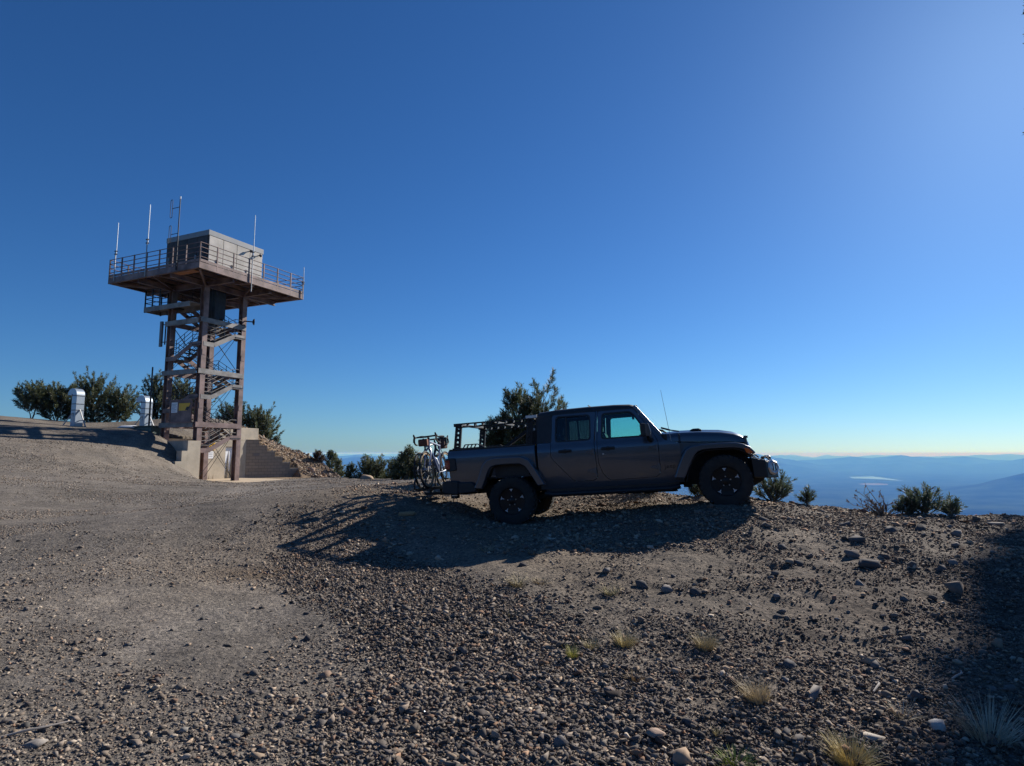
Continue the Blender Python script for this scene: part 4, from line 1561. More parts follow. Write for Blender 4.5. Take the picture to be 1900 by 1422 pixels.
# folded dipole mast
dm = on_tower('dipole_antenna', 'dark mast with two loop-shaped dipole arms in front of the shaded cab wall', 'antenna', x0 + 5.55, y0 - .04, ZF - .3)
MB().path([(0, 0, 0), (.02, 0, 3.82)], [.032, .024], 8).build('mast', M_DARKST, dm)
for z in (3.36, 1.95):
    lp = MB()
    lp.path([(0, 0, z), (-.55, 0, z)], .016, 6)
    pts = []
    for i in range(7):
        a_ = math.pi * i / 6
        pts.append((-.62 + .075 * math.cos(a_), 0, z + .42 + .075 * math.sin(a_)))
    for i in range(7):
        a_ = math.pi + math.pi * i / 6
        pts.append((-.62 + .075 * math.cos(a_), 0, z - .42 + .075 * math.sin(a_)))
    lp.path(pts, .016, 6, closed=True)
    lp.build('loop', M_DARKST, dm)
MB().path([(.02, 0, 3.8), (.02, 0, 3.93)], .035, 8).build('mast_tip', M_WHITE, dm)

pa = on_tower('panel_antenna', 'long narrow panel antenna hanging beside the left tower leg', 'antenna', -A - .62, -A - .15, 7.55)
MB().box((-.09, -.06, 0), (.09, .06, 1.45)).build('panel', mat('panel_antenna_grey', (.11, .125, .15), .5, .1, .1, 4), pa, bevel=.015)
bk = MB()
for z in (.25, 1.25):
    bk.bar((.08, 0, z), (.48, .05, z), .05, .04)
bk.bar((.30, .03, .1), (.30, .03, 1.4), .05, .05)
bk.build('bracket', M_DARKST, pa)

ds = on_tower('dish_antenna', 'small dark dish antenna on the right tower leg', 'antenna', A + .17, A, 9.25)
ds.rotation_euler.z = -TAL + RAD(55)
MB().lathe([(.0, .42), (.09, .43), (.15, .46), (.20, .52), (.195, .525), (.14, .48), (.0, .45)], 20, axis='x').build('dish', M_DARKST, ds)
MB().path([(0, 0, 0), (.43, 0, 0)], .035, 8).build('arm', M_DARKST, ds)

pm = on_tower('antenna_pole', 'dark slender pole standing left of the tower legs', 'pole', -A - .95, -A - .3, 2.5)
MB().path([(0, 0, 0), (0, 0, 3.9)], [.05, .04], 8).build('pole', M_DARKST, pm)
MB().path([(0, 0, 3.2), (.9, .2, 3.2)], .02, 6).build('stay', M_DARKST, pm)

# notices
nb = on_tower('notice_board', 'white notice and yellow warning sign on a brown framed board under the stairs', 'sign', -.62, -A - .24, LV[0] + .02)
MB().box((0, 0, 0), (1.62, .03, 1.15)).build('board', M_RUST, nb)
fr = MB()
for (a_, b_) in (((-.03, 0, -.03), (1.65, 0, -.03)), ((-.03, 0, 1.18), (1.65, 0, 1.18)), ((-.03, 0, -.03), (-.03, 0, 1.18)), ((1.65, 0, -.03), (1.65, 0, 1.18))):
    fr.bar(a_, b_, .06, .05)
fr.build('frame', mat('frame_brown', (.24, .15, .13), .6, .2, .2, 4), nb)
MB().box((.08, -.016, .50), (.56, -.003, 1.06)).build('white_sheet', M_WHITE, nb)
MB().prism([(.68, .60), (1.30, .60), (1.55, .95), (1.55, 1.00), (.68, 1.0)], -.016, -.003).build('yellow_sheet', M_YEL, nb)
tx = MB()
for k in range(6):
    tx.box((.13, -.020, .95 - k * .075), (.13 + (.38, .30, .36, .22, .34, .28)[k], -.0165, .975 - k * .075))
tx.build('print_lines', mat('grey_print', (.30, .32, .36), .6, 0, .1, 5), nb)
tx2 = MB().prism([(1.18, .62), (1.40, .62), (1.52, .80), (1.30, .80)], -.022, -.0165)
tx2.build('black_mark', M_DARKST, nb)


def build_bunker():
    b = thing('bunker', 'earth-covered concrete bunker with white door at the foot of the tower', 'bunker', rot_t(0, 0, 0), -TAL)
    # front wall with door opening (faces the sunlit side)
    W_ = WALLU
    H = 2.42
    fw = MB()
    th = .55
    d0, d1 = 3.05, 4.0
    fw.box((W_ - th, -1.75, -.3), (W_, d0, H))
    fw.box((W_ - th, d1, -.3), (W_, 4.62, H))
    fw.box((W_ - th, d0, 2.0), (W_, d1, H))
    wall = fw.build('front_wall', M_CONC, b, smooth=False)
    MB().box((W_ - th - .3, 2.6, H + .003), (W_ - .04, 5.6, H + .78)).build('parapet', M_CONC, b, bevel=.02)
    MB().box((W_ - 2.4, -1.9, H - .02), (W_ - th - .003, 5.5, H + .10)).build('roof_slab', M_CONC, b)
    dr = MB().box((W_ - .22, d0 + .04, -.02), (W_ - .16, d1 - .04, 1.96))
    door = dr.build('door', M_DOOR, b, bevel=.006)
    MB().path([(W_ - .16, d0 + .15, .95), (W_ - .10, d0 + .15, .95), (W_ - .10, d0 + .28, .95)], .016, 8).build('handle', M_DARKST, door)
    df = MB()
    df.box((W_ - .26, d0, -.02), (W_ - .04, d0 + .04, 2.0))
    df.box((W_ - .26, d1 - .04, -.02), (W_ - .04, d1, 2.0))
    df.box((W_ - .26, d0 + .04, 1.96), (W_ - .04, d1 - .04, 2.0))
    df.build('door_frame', M_CONC, door)
    # retaining wall on the near side, holding the mound
    MB().box((W_ + .003, -1.78, -.3), (1.20, -1.42, 2.25)).build('side_wall', M_CONC, b, smooth=False)
    # stepped wing at the near end, in line with the front
    lw = MB()
    for v0_, v1_, z in ((-2.05, -1.30, 2.25), (-2.38, -2.053, 1.72), (-2.72, -2.383, 1.18), (-3.08, -2.723, .66)):
        lw.box((1.203, v0_, -.4), (1.60, v1_, z))
    lw.build('left_wing', M_CONC, b, smooth=False)
    # stepped block wall on the far side
    pivot = part('block_wing', b, (W_ + .003, 4.625, 0), (0, 0, math.atan2(.92, .40)))
    rw = MB()
    us = [0, .80, 1.32, 1.84, 2.36, 2.88, 3.42]
    hs = [2.42, 2.06, 1.70, 1.33, .96, .56]
    for i in range(6):
        rw.box((us[i] + .001, 0, -.4), (us[i + 1] - .001, .28, hs[i]))
    rw.build('block_wall', M_BLOCK, pivot, smooth=False)
    cp = MB()
    for i in range(6):
        cp.box((us[i] + .002, -.02, hs[i] + .002), (us[i + 1] - .004, .30, hs[i] + .045))
    cp.build('coping', M_CONC, pivot, smooth=False)
    MB().box((.45, -.010, 1.42), (.85, -.003, 1.58)).build('plaque', mat('grey_plaque', (.20, .18, .17), .6, .1, .1, 9), pivot)
    return b


build_bunker()
sl = MB().box((WALLU + .01, -1.3, -.25), (3.9, 4.25, .05))
slo = sl.build('concrete_slab', mat('sandy_concrete', (.46, .36, .245), .95, 0, .2, 1.1, bump=.004), None, smooth=False, bevel=.02)
slo.location = rot_t(0, 0, 0)
slo.rotation_euler = (0, 0, -TAL)
tag(slo, 'sandy concrete slab in front of the bunker door', 'slab')

ws = on_tower('wall_sign', 'yellow sign above a white notice on the bunker front wall', 'sign', WALLU + .004, 1.75, 1.35)
MB().box((0, 0, .42), (.02, .50, .98)).build('yellow_plate', M_YEL, ws)
MB().box((0, .04, -.08), (.02, .42, .36)).build('white_plate', M_WHITE, ws)
tx3 = MB()
for k in range(3):
    tx3.box((.0205, .10, .24 - k * .1), (.024, .36, .27 - k * .1))
tx3.build('print_lines', MATS['grey_print'], ws)

gbx = on_tower('green_tank', 'dark green metal tank beside the left tower leg', 'tank', -A - 1.7, -A + .1, 1.9)
MB().box((-1.0, -.55, 0), (1.15, .6, 1.15)).build('tank_body', M_GREEN, gbx, bevel=.06)
MB().box((-1.04, -.6, 1.153), (1.19, .65, 1.21)).build('tank_lid', M_GREEN, gbx, bevel=.02)
fm = MB()
for x in (-.8, 0, .8):
    fm.box((x - .05, -.57, -.12), (x + .05, .62, -.003))
fm.build('tank_foot', M_DARKST, gbx)


# ------------------------------------------------------------------ galvanised vents on the mound
def vent(label, px, py, Y, h, w):
    p = PX(px, py, Y)
    z = gz(p.x, p.y) - .05
    v = thing('air_vent', label, 'vent', (p.x, p.y, z), -TAL + RAD(4), 'air vents on the mound')
    m = M_VENT
    wd, dp = w * .72, w * .85
    b = MB().box((0, -dp / 2, 0), (wd, dp / 2, h - wd))
    b.build('duct', m, v, smooth=False, bevel=.01)
    # gooseneck head curving over to the left
    R = wd * .98
    out = [(0, 0)]
    pts_o, pts_i = [], []
    for i in range(13):
        a = math.pi * i / 12
        pts_o.append((wd - R + R * math.cos(a), h - wd + .003 + R * math.sin(a)))
        ri = R - wd + .06
        pts_i.append((wd - R + max(.02, ri) * math.cos(a), h - wd + .003 + max(.02, ri) * math.sin(a)))
    hd = MB().ring(pts_o, pts_i, -dp / 2, dp / 2)
    hd.build('hood', m, v, ang=40)
    st = MB()
    for z_ in (h * .42, h * .58, h - wd - .06):
        st.box((-.012, -dp / 2 - .012, z_), (wd + .012, dp / 2 + .012, z_ + .05))
    st.build('band', mat('vent_band', (.12, .14, .17), .5, .4, .1, 5), v)
    br = MB()
    br.bar((wd, 0, h * .45), (wd + .55, .0, 0), .05, .05)
    br.bar((wd, 0, h * .16), (wd + .34, .0, h * .17), .04, .04)
    br.bar((wd * .5, -dp / 2 - .02, h * .36), (wd * .5 - .3, -dp / 2 - .35, 0), .05, .05)
    br.build('strut', M_GALV, v)
    bs = MB().box((-.12, -dp / 2 - .12, -.12), (wd + .12, dp / 2 + .12, .05))
    bs.build('base', M_CONC, v)
    return v


M_VENT = mat('vent_sheet_metal', (.36, .42, .49), .42, .5, .08, 4)
vent('tall galvanised gooseneck vent farther from the tower, with a white strut', 137, 792, 34, 2.12, .52)
vent('galvanised gooseneck vent next to the green tank and tower', 265, 792, 36, 1.90, .54)
wp_ = PX(240, 794, 35)
pl = MB().path([(-.6, 0, .02), (-.3, 0, .09), (.25, .05, .10), (.6, 0, .03)], [.12, .34, .36, .1], 12)
pl.map(lambda x, y, z: (x, y * 1.2, .03 + max(-.03, (z - .05) * .35)))
plo = pl.build('white_sheet', M_WHITE, None)
plo.location = (wp_.x, wp_.y, gz(wp_.x, wp_.y))
tag(plo, 'crumpled white sheet lying on the ground between the two vents', 'sheet')

# ------------------------------------------------------------------ two road bikes on a hitch rack
M_BIKEW = mat('bike_frame_white_blue', (.62, .68, .78), .3, .1, .3, 2.2, coat=.6, col2=(.10, .16, .36))
M_BIKEK = mat('bike_frame_black', (.03, .032, .038), .35, .2, .2, 5, coat=.5)
M_BTYRE = mat('bike_tyre', (.02, .02, .02), .8, 0, .2, 9)
M_TAN = mat('tan_sidewall', (.42, .30, .18), .8, 0, .15, 9)
M_TAPE = mat('bar_tape', (.025, .025, .028), .8, 0, .2, 20)


def build_bike(label, fm, sidewall):
    b = bpy.data.objects.new('road_bicycle', None)
    COL.objects.link(b)
    tag(b, label, 'bicycle', 'bicycles on the hitch rack')
    R = .340
    fx, rx = .59, -.42        # axles; bottom bracket at x=0
    for x in (fx, rx):
        w = part('wheel', b, (x, 0, R))
        n = 40
        t = MB()
        t.path([((R - .018) * math.cos(2 * math.pi * i / n), 0, (R - .018) * math.sin(2 * math.pi * i / n)) for i in range(n)], .018, 8, closed=True)
        t.build('tyre', M_BTYRE, w)
        r = MB()
        r.lathe([(R - .036, -.012), (R - .030, -.0195), (R - .026, -.0195), (R - .030, .0195), (R - .036, .012), (R - .060, .008), (R - .060, -.008), (R - .036, -.012)], 40)
        r.build('rim', sidewall, w)
        s = MB()
        for i in range(20):
            a = 2 * math.pi * i / 20
            a2 = a + (.5 if i % 2 else -.5)
            e = .03 if (i // 2) % 2 else -.03
            s.path([(.02 * math.cos(a2), e, .02 * math.sin(a2)), ((R - .05) * math.cos(a), 0, (R - .05) * math.sin(a))], .0016, 4, caps=False)
        s.path([(0, -.05, 0), (0, .05, 0)], .018, 8)
        s.build('spokes', M_STEEL, w)
        d = MB().lathe([(.04, .05), (.078, .05), (.078, .053), (.04, .053)], 20)
        d.build('brake_rotor', M_STEEL, w)
    bb, st, hb, ht = (0, 0, .275), (-.155, 0, .78), (.405, 0, .74), (.375, 0, .885)
    f = MB()
    f.path([bb, (hb[0], 0, hb[2] + .02)], [.024, .026], 10)
    f.path([st, (ht[0] + .005, 0, ht[2] - .03)], .017, 8)
    f.path([bb, (-.16, 0, .80)], .017, 8)
    f.path([hb, ht], .024, 10)
    for s in (-1, 1):
        f.path([bb, (-.12, s * .05, .29), (rx, s * .062, R)], .010, 6)
        f.path([(-.145, s * .012, .74), (rx, s * .062, R)], .008, 6)
    f.build('frame', fm, b)
    fk = MB()
    for s in (-1, 1):
        fk.path([(.415, s * .02, .73), (.44, s * .05, .68), (.53, s * .052, .48), (fx, s * .052, R)], [.018, .016, .013, .010], 8)
    fk.path([(.415, -.03, .725), (.415, .03, .725)], .02, 8)
    fk.build('fork', fm, b)
    sp = MB().path([(-.16, 0, .78), (-.20, 0, .94)], .0145, 8)
    spo = sp.build('seat_post', M_BIKEK, b)
    sa = MB()
    sa.path([(-.33, 0, .965), (-.27, 0, .97), (-.17, 0, .965), (-.05, 0, .96)], [.05, .065, .035, .016], 10)
    sa.map(lambda x, y, z: (x, y * 1.15, .965 + (z - .965) * .35)).build('saddle', M_TAPE, b)
    hbm = MB()
    hbm.path([(.375, 0, .88), (.365, 0, .925), (.45, 0, .945)], .016, 8)
    for s in (-1, 1):
        hbm.path([(.45, 0, .945), (.45, s * .17, .948), (.46, s * .205, .947), (.50, s * .212, .945), (.535, s * .214, .925), (.548, s * .217, .88), (.525, s * .222, .835), (.47, s * .226, .815), (.40, s * .23, .81)], .0155, 8)
        hbm.path([(.525, s * .213, .93), (.56, s * .213, .975), (.575, s * .213, .995)], [.02, .018, .012], 8)
        hbm.path([(.555, s * .213, .96), (.585, s * .218, .90), (.575, s * .225, .85)], .008, 6)
    hbm.build('handlebar', M_TAPE, b)
    ck = MB()
    ck.lathe([(.03, -.045), (.085, -.045), (.092, -.043), (.085, -.040), (.03, -.040)], 24, c=(bb[0], 0, bb[2]))
    for s, a in ((-1, .9), (1, .9 + math.pi)):
        e = (.17 * math.cos(a), s * .065, bb[2] + .17 * math.sin(a))
        ck.bar((0, s * .06, bb[2]), e, .016, .028)
        ck.box((e[0] - .045, e[1] + (0 if s > 0 else -.09), e[2] - .012), (e[0] + .045, e[1] + (.09 if s > 0 else 0), e[2] + .012))
    ck.path([(bb[0], -.042, bb[2] + .09), (rx, -.042, R + .04)], .004, 4)
    ck.path([(bb[0], -.042, bb[2] - .09), (rx, -.042, R - .04)], .004, 4)
    ck.lathe([(.012, -.05), (.05, -.05), (.05, -.036), (.012, -.036)], 16, c=(rx, 0, R))
    ck.build('crankset', M_BIKEK, b)
    bt = MB().lathe([(0, 0), (.035, .0), (.037, .02), (.037, .13), (.025, .15), (.018, .17), (0, .175)], 14, axis='z')
    dv = Vector((hb[0], 0, hb[2])) - Vector(bb)
    q = dv.to_track_quat('Z', 'Y').to_matrix()
    up = q @ Vector((0, 0, 1))
    sdn = Vector((-up.z, 0, up.x))
    bt.map(lambda x, y, z: Vector(bb) + q @ Vector((x, y, z)) + up * .14 + sdn * .068)
    bt.build('bottle', mat('water_bottle', (.70, .76, .84), .4, 0, .05, 5), b)
    return b


def truck_place(o, lx, ly, lz, rz):
    o.matrix_world = TM @ Matrix.Translation((lx, ly, lz)) @ Matrix.Rotation(rz, 4, 'Z')


bk1 = build_bike('white and blue drop-bar bicycle on the rack, front wheel toward the viewer', M_BIKEW, M_TAN)
truck_place(bk1, -5.09, -.05, .76, RAD(-90))
bk2 = build_bike('black drop-bar bicycle on the outer rack tray, facing away from the viewer', M_BIKEK, M_BIKEK)
truck_place(bk2, -5.30, .02, .76, RAD(90))

hr = bpy.data.objects.new('hitch_rack', None)
COL.objects.link(hr)
hr.matrix_world = TM.copy()
tag(hr, 'black hitch-mounted bike rack behind the pickup tailgate', 'bike rack')
hm = MB()
hm.bar((-4.62, 0, .60), (-5.44, 0, .66), .055, .055)
hm.build('main_beam', M_TRIMP, hr, bevel=.006)
for x in (-5.09, -5.30):
    tr = MB()
    tr.bar((x, -.72, .735), (x, .72, .735), .11, .02)
    for s in (-1, 1):
        tr.bar((x + s * .055, -.72, .75), (x + s * .055, .72, .75), .01, .05)
    tr.bar((x, 0, .64), (x, 0, .735), .05, .05)
    for y in (-.60, .42):
        tr.path([(x, y - .16, .76), (x, y - .18, .85), (x, y - .10, .95)], .016, 6)
    tr.build('wheel_tray', M_TRIMP, hr)
ht_ = MB()
ht_.path([(-5.20, -.62, .78), (-5.20, -.30, 1.0), (-5.20, -.22, 1.25)], .018, 6)
ht_.build('support_arm', M_TRIMP, hr)


def bag(name, label, lx, ly, lz, dims, m, rz=0):
    b = MB()
    a, c, d = dims
    b.prism(roundpoly([(-a, -d), (a, -d), (a * .92, d * .7), (a * .6, d), (-a * .8, d)], .03, 4), -c, c)
    o = b.build(name, m, None, bevel=.015, segs=3)
    o.matrix_world = TM @ Matrix.Translation((lx, ly, lz)) @ Matrix.Rotation(rz, 4, 'Z')
    return tag(o, label, 'bag')


bag('handlebar_bag', 'rust brown bag strapped under the near drop bars', -5.16, -.53, 1.60, (.07, .085, .065), mat('rust_bag_cloth', (.17, .060, .035), .9, 0, .25, 12, bump=.001), RAD(-80))
bag('handlebar_bag', 'dark brown square bag hanging under the far drop bars', -5.19, .52, 1.60, (.07, .08, .10), mat('brown_bag_cloth', (.10, .06, .045), .9, 0, .25, 12, bump=.001), RAD(80))

# ------------------------------------------------------------------ pines and shrubs
M_NEEDLE = mat('pine_needles', (1, 1, 1), .62, 0, .22, 3, attr='tint', spec=.35)


def add_translucency(m, w):
    """Thin leaves let some sun through."""
    n, l = m.node_tree.nodes, m.node_tree.links
    b = n['Principled BSDF']
    o = [x for x in n if x.type == 'OUTPUT_MATERIAL'][0]
    tl = n.new('ShaderNodeBsdfTranslucent')
    l.new(b.inputs['Base Color'].links[0].from_socket, tl.inputs['Color'])
    mx = n.new('ShaderNodeMixShader')
    mx.inputs[0].default_value = w
    l.new(b.outputs[0], mx.inputs[1])
    l.new(tl.outputs[0], mx.inputs[2])
    l.new(mx.outputs[0], o.inputs['Surface'])


add_translucency(M_NEEDLE, .35)
M_BARK = mat('pine_bark', (.15, .125, .10), .9, 0, .35, 7, bump=.006, bscale=30, col2=(.27, .235, .20))
M_DEAD = mat('dead_wood', (.34, .30, .26), .85, 0, .2, 9)


def needle_tufts(tips, rng, nn, ln, wd, base, spread=1.0):
    """Bottle-brush shoots: each tip = (root, tip vector). Returns verts, tris, tint."""
    V, T, C = [], [], []
    off = 0
    for root, vec, shade in tips:
        L = np.linalg.norm(vec)
        d = vec / L
        a = np.array([0, 0, 1.0]) if abs(d[2]) < .9 else np.array([1.0, 0, 0])
        s = np.cross(d, a)
        s /= np.linalg.norm(s)
        u = np.cross(s, d)
        t = rng.random(nn) ** .7
        ph = rng.random(nn) * 2 * np.pi
        rad = s[None] * np.cos(ph)[:, None] + u[None] * np.sin(ph)[:, None]
        lean = .75 + .5 * rng.random(nn)
        nd = d[None] * lean[:, None] + rad * spread
        nd /= np.linalg.norm(nd, axis=1)[:, None]
        p0 = root[None] + vec[None] * t[:, None]
        l = ln * (.7 + .6 * rng.random(nn))
        p1 = p0 + nd * l[:, None]
        sd = np.cross(nd, rad)
        sd /= np.maximum(np.linalg.norm(sd, axis=1)[:, None], 1e-6)
        pm = (p0 + p1) * .5
        w = wd * (.7 + .6 * rng.random(nn))[:, None]
        V.append(np.stack([p0, pm + sd * w, p1, pm - sd * w], 1).reshape(-1, 3))
        i = off + np.arange(nn)[:, None] * 4
        T.append(np.concatenate([i + np.array([0, 1, 2]), i + np.array([0, 2, 3])]))
        off += nn * 4
        C.append(np.repeat(base[None] * shade * (.85 + .3 * rng.random(nn))[:, None], 4, 0))
    return np.concatenate(V), np.concatenate(T), np.concatenate(C)


def pine(name, label, x, y, h, crown_r, seed, stems=1, lean=(0, 0), base=.12, nbr=34, nn=22, ln=.11, wd=.010, shoot=.26, group=None, shape='cone', cat='tree', sink=.1, green=(.120, .138, .066), up=.75, side=5, dens=1.0, dead=0.0, tw=.12, zoff=0.0, splay=.28, tall=.62, wander=1.0):
    """Mountain pine: stems, limbs that sweep upward, bottle-brush shoots on the twigs."""
    rng = np.random.default_rng(seed)
    z0 = gz(x, y) - sink + zoff
    h = h * (.80 if shape in ('bush', 'flag') else .9 if shape == 'round' and h < 8 else 1.0)
    o = thing(name, label, cat, (x, y, z0), 0, group)
    tb_ = MB()
    tips = []
    green = np.array(green)
    for s in range(stems):
        a0 = rng.random() * 6.28
        off = np.array([math.cos(a0), math.sin(a0), 0]) * (crown_r * splay if stems > 1 else 0)
        hs = h * (1 if s == 0 else tall + (.92 - tall) * rng.random())
        pts, k = [], 8
        ln_ = np.array([lean[0], lean[1], 0.])
        for i in range(k + 1):
            t = i / k
            j = (rng.random(3) - .5) * .10 * h * t * np.array([1, 1, 0])
            pts.append(off * min(1, t * 1.6) + ln_ * h * t ** 1.5 + np.array([0, 0, hs * t]) + j * .6 * wander)
        r0 = tw * h / 4 * (.8 if stems > 1 else 1)
        tb_.path([tuple(p) for p in pts], [max(.012, r0 * (1 - .93 * i / k)) for i in range(k + 1)], 7)
        P = np.array(pts)

        def at(t):
            q = min(max(t, 0), .9999) * k
            i = int(q)
            return P[i] + (P[i + 1] - P[i]) * (q - i)
        nb = int(nbr * (1 if s == 0 else .6))
        for b in range(nb):
            t = base + (1 - base) * ((b + rng.random() * .8) / nb)
            prof = {'cone': (1 - t) ** .75 * min(1, .45 + 2.2 * t), 'round': math.sqrt(max(0, 1 - (2 * t - 1.0) ** 2)) * .9 + .12, 'bush': (1 - .55 * t) * (.75 + .5 * rng.random()), 'flag': .5 + .5 * (1 - abs(2 * t - 1.1))}[shape]
            Lb = crown_r * max(.10, prof) * (.55 + .65 * rng.random())
            az = b * 2.399 + rng.random() * 1.2
            el = RAD(8 + 42 * t + 14 * (rng.random() - .5))
            d = np.array([math.cos(az) * math.cos(el), math.sin(az) * math.cos(el), math.sin(el)])
            p0 = at(t * .97)
            bp, m = [], 5
            for i in range(m + 1):
                q = i / m
                bp.append(p0 + d * Lb * q + np.array([0, 0, up * Lb * .55 * q * q]) + (rng.random(3) - .5) * .05 * Lb * q)
            rb = max(.010, r0 * .32 * (1 - .6 * t))
            tb_.path([tuple(p) for p in bp], [rb * (1 - .75 * i / m) for i in range(m + 1)], 5, caps=False)
            if rng.random() < dead:
                continue
            B = np.array(bp)
            ns = max(2, int(side * dens * (.4 + Lb / crown_r)))
            sh = .70 + .6 * rng.random()
            for i in range(ns):
                q = .30 + .70 * (i + rng.random() * .6) / ns
                f = min(q, .999) * m
                j = int(f)
                pp = B[j] + (B[j + 1] - B[j]) * (f - j)
                dd = d + (rng.random(3) - .5) * 1.5 + np.array([0, 0, up])
                dd /= np.linalg.norm(dd)
                Ls = shoot * (.6 + .7 * rng.random())
                tips.append((pp, dd * Ls, sh * (.8 + .4 * rng.random())))
                if rng.random() < .5:
                    tb_.path([tuple(pp - dd * .02), tuple(pp + dd * Ls)], .006, 3, caps=False)
            e = bp[-1] - bp[-2]
            e = e / np.linalg.norm(e) + np.array([0, 0, .6])
            tips.append((bp[-1] - e * .05, e / np.linalg.norm(e) * shoot * (.9 + .5 * rng.random()), sh))
        tips.append((pts[-1] - np.array([0, 0, .05]), np.array([0, 0, shoot * 1.2]), 1.0))
    tb_.build('trunk', M_BARK, o)
    if tips:
        V, T, C = needle_tufts(tips, rng, nn, ln, wd, green)
        mesh_np('crown', V, T, M_NEEDLE, o, tint=C)
    return o


G1 = 'wind-trimmed pines on the mound beyond the vents'
p = PX(58, 776, 37)
pine('pine_tree', 'low windswept pine at the far left edge of the mound', p.x, p.y, 2.0, 1.25, 11, stems=3, lean=(-.22, 0), base=.35, nbr=26, group=G1, shape='flag', wd=.016, ln=.13, nn=24, up=.35, dens=1.8)
p = PX(104, 778, 38)
pine('pine_tree', 'dense rounded pine just left of the far vent', p.x, p.y, 1.95, 1.25, 12, stems=3, base=.05, nbr=40, group=G1, shape='round', wd=.017, ln=.13, nn=19, dens=1.8)
p = PX(168, 782, 40)
pine('pine_tree', 'largest spreading pine with pale bare limbs, between the two vents', p.x, p.y, 3.5, 1.75, 13, stems=5, base=.04, nbr=46, group=G1, shape='bush', wd=.017, ln=.14, nn=19, dens=1.6, dead=.12)
p = PX(218, 786, 39)
pine('pine_tree', 'small dark pine filling the gap left of the near vent', p.x, p.y, 1.7, 1.1, 14, stems=3, base=.03, nbr=34, group=G1, shape='round', wd=.017, ln=.13, nn=19, dens=1.7)
p = PX(292, 788, 42)
pine('pine_tree', 'tall pine seen behind the near vent and the left tower leg', p.x, p.y, 3.6, 1.5, 15, stems=4, base=.04, nbr=46, group=G1, shape='bush', wd=.018, ln=.14, nn=19, dens=1.6, dead=.1)
p = PX(345, 788, 43)
pine('pine_tree', 'pine half hidden behind the tower stairs', p.x, p.y, 3.2, 1.5, 16, stems=4, base=.04, nbr=44, group=G1, shape='bush', wd=.018, ln=.14, nn=19, dens=1.6)
p = PX(432, 800, 47)
pine('pine_tree', 'bushy pine behind the bunker parapet, nearest to the right tower leg', p.x, p.y, 3.2, 1.6, 17, stems=4, base=.02, nbr=46, group=G1, shape='bush', wd=.019, ln=.15, nn=19, dens=1.7)
p = PX(478, 815, 47)
pine('pine_tree', 'sloping pine above the stepped block wall', p.x, p.y, 2.6, 1.6, 18, stems=4, base=.02, nbr=46, group=G1, shape='bush', wd=.019, ln=.15, nn=19, dens=1.7)
p = PX(512, 834, 47)
pine('pine_shrub', 'tiny pine sprig right of the pine above the block wall', p.x, p.y, .7, .35, 19, stems=2, base=.1, nbr=10, wd=.018, ln=.12, nn=14, cat='shrub')

G2 = 'small pines along the far edge of the gravel pad'


def edge_pine(label, px, ptop, Y, r, seed, **k):
    X = (px - 950) / FPX * Y
    z = gz(X, Y) - .15
    top = PX(px, ptop, Y).z
    kw = dict(stems=2, base=.05, nbr=36, group=G2, shape='cone', wd=.015, ln=.12, nn=19, dens=1.6, sink=.15)
    kw.update(k)
    return pine('pine_tree', label, X, Y, top - z, r, seed, **kw)


edge_pine('half-dead reddish little pine at the top of the rubble slope', 594, 843, 45, .55, 21, nbr=20, dead=.35, green=(.085, .055, .035))
edge_pine('straight conical pine at the foot of the rubble slope', 618, 842, 46, .95, 22, stems=1, nbr=52, dens=1.8)
edge_pine('short pine beside the conical pine', 636, 858, 44, .8, 23)
edge_pine('leftmost low pine behind the pad edge', 655, 866, 35, .55, 24)
edge_pine('wide olive pine behind the tan boulder', 684, 856, 35, 1.0, 25, stems=4, shape='round', nbr=50)
edge_pine('pine with a pointed leader right of the tan boulder', 707, 851, 36, .95, 26, stems=4, shape='bush', nbr=46, dens=1.5)
edge_pine('small pine next to the bleached snag', 729, 860, 35, .5, 27)
edge_pine('slim upright pine just left of the bicycles', 757, 838, 27, .62, 28, stems=2, dens=1.1)
edge_pine('squat pine between the snag and the bicycles', 747, 868, 28, .6, 29, shape='round')
edge_pine('low pine seen through the bicycle wheels', 790, 862, 27, .6, 30, shape='bush')

sn = PX(739, 890, 33)
zz = gz(sn.x, sn.y)
sg = thing('dead_snag', 'bleached bare snag standing among the pad edge pines', 'dead tree', (sn.x, sn.y, zz - .1))
mb = MB()
mb.path([(0, 0, 0), (.03, 0, .35), (-.02, 0, .6), (-.12, 0, .82)], [.06, .05, .04, .015], 7)
mb.path([(.0, 0, .5), (-.15, 0, .62), (-.22, .0, .78)], [.025, .018, .008], 5)
mb.path([(.0, 0, .1), (-.14, 0, .05), (-.28, 0, .12)], [.04, .03, .01], 5)
mb.build('trunk', M_DEAD, sg)

# the pine right behind the truck bed
p = PX(984, 850, 16.4)
pine('pine_tree', 'open bushy pine directly behind the pickup bed', p.x, p.y, (PX(985, 681, 16.4).z - gz(p.x, p.y) + .1) * .93, .88, 46, stems=9, base=.10, nbr=24, nn=40, ln=.115, wd=.0085, shoot=.24, shape='bush', up=.9, dens=1.5, dead=.05, tw=.075, green=(.10, .118, .058), splay=.50, tall=.58)
p = PX(935, 850, 16.2)
pine('pine_tree', 'lower side pine seen through the bed rack', p.x, p.y, PX(935, 770, 16.2).z - gz(p.x, p.y) + .1, .50, 45, stems=3, base=.05, nbr=24, nn=40, ln=.115, wd=.0085, shoot=.24, shape='bush', up=.9, dens=1.25, tw=.075, green=(.10, .118, .058), splay=.4)

# shrubs on the crest
G3 = 'scrubby pines on the rocky crest'


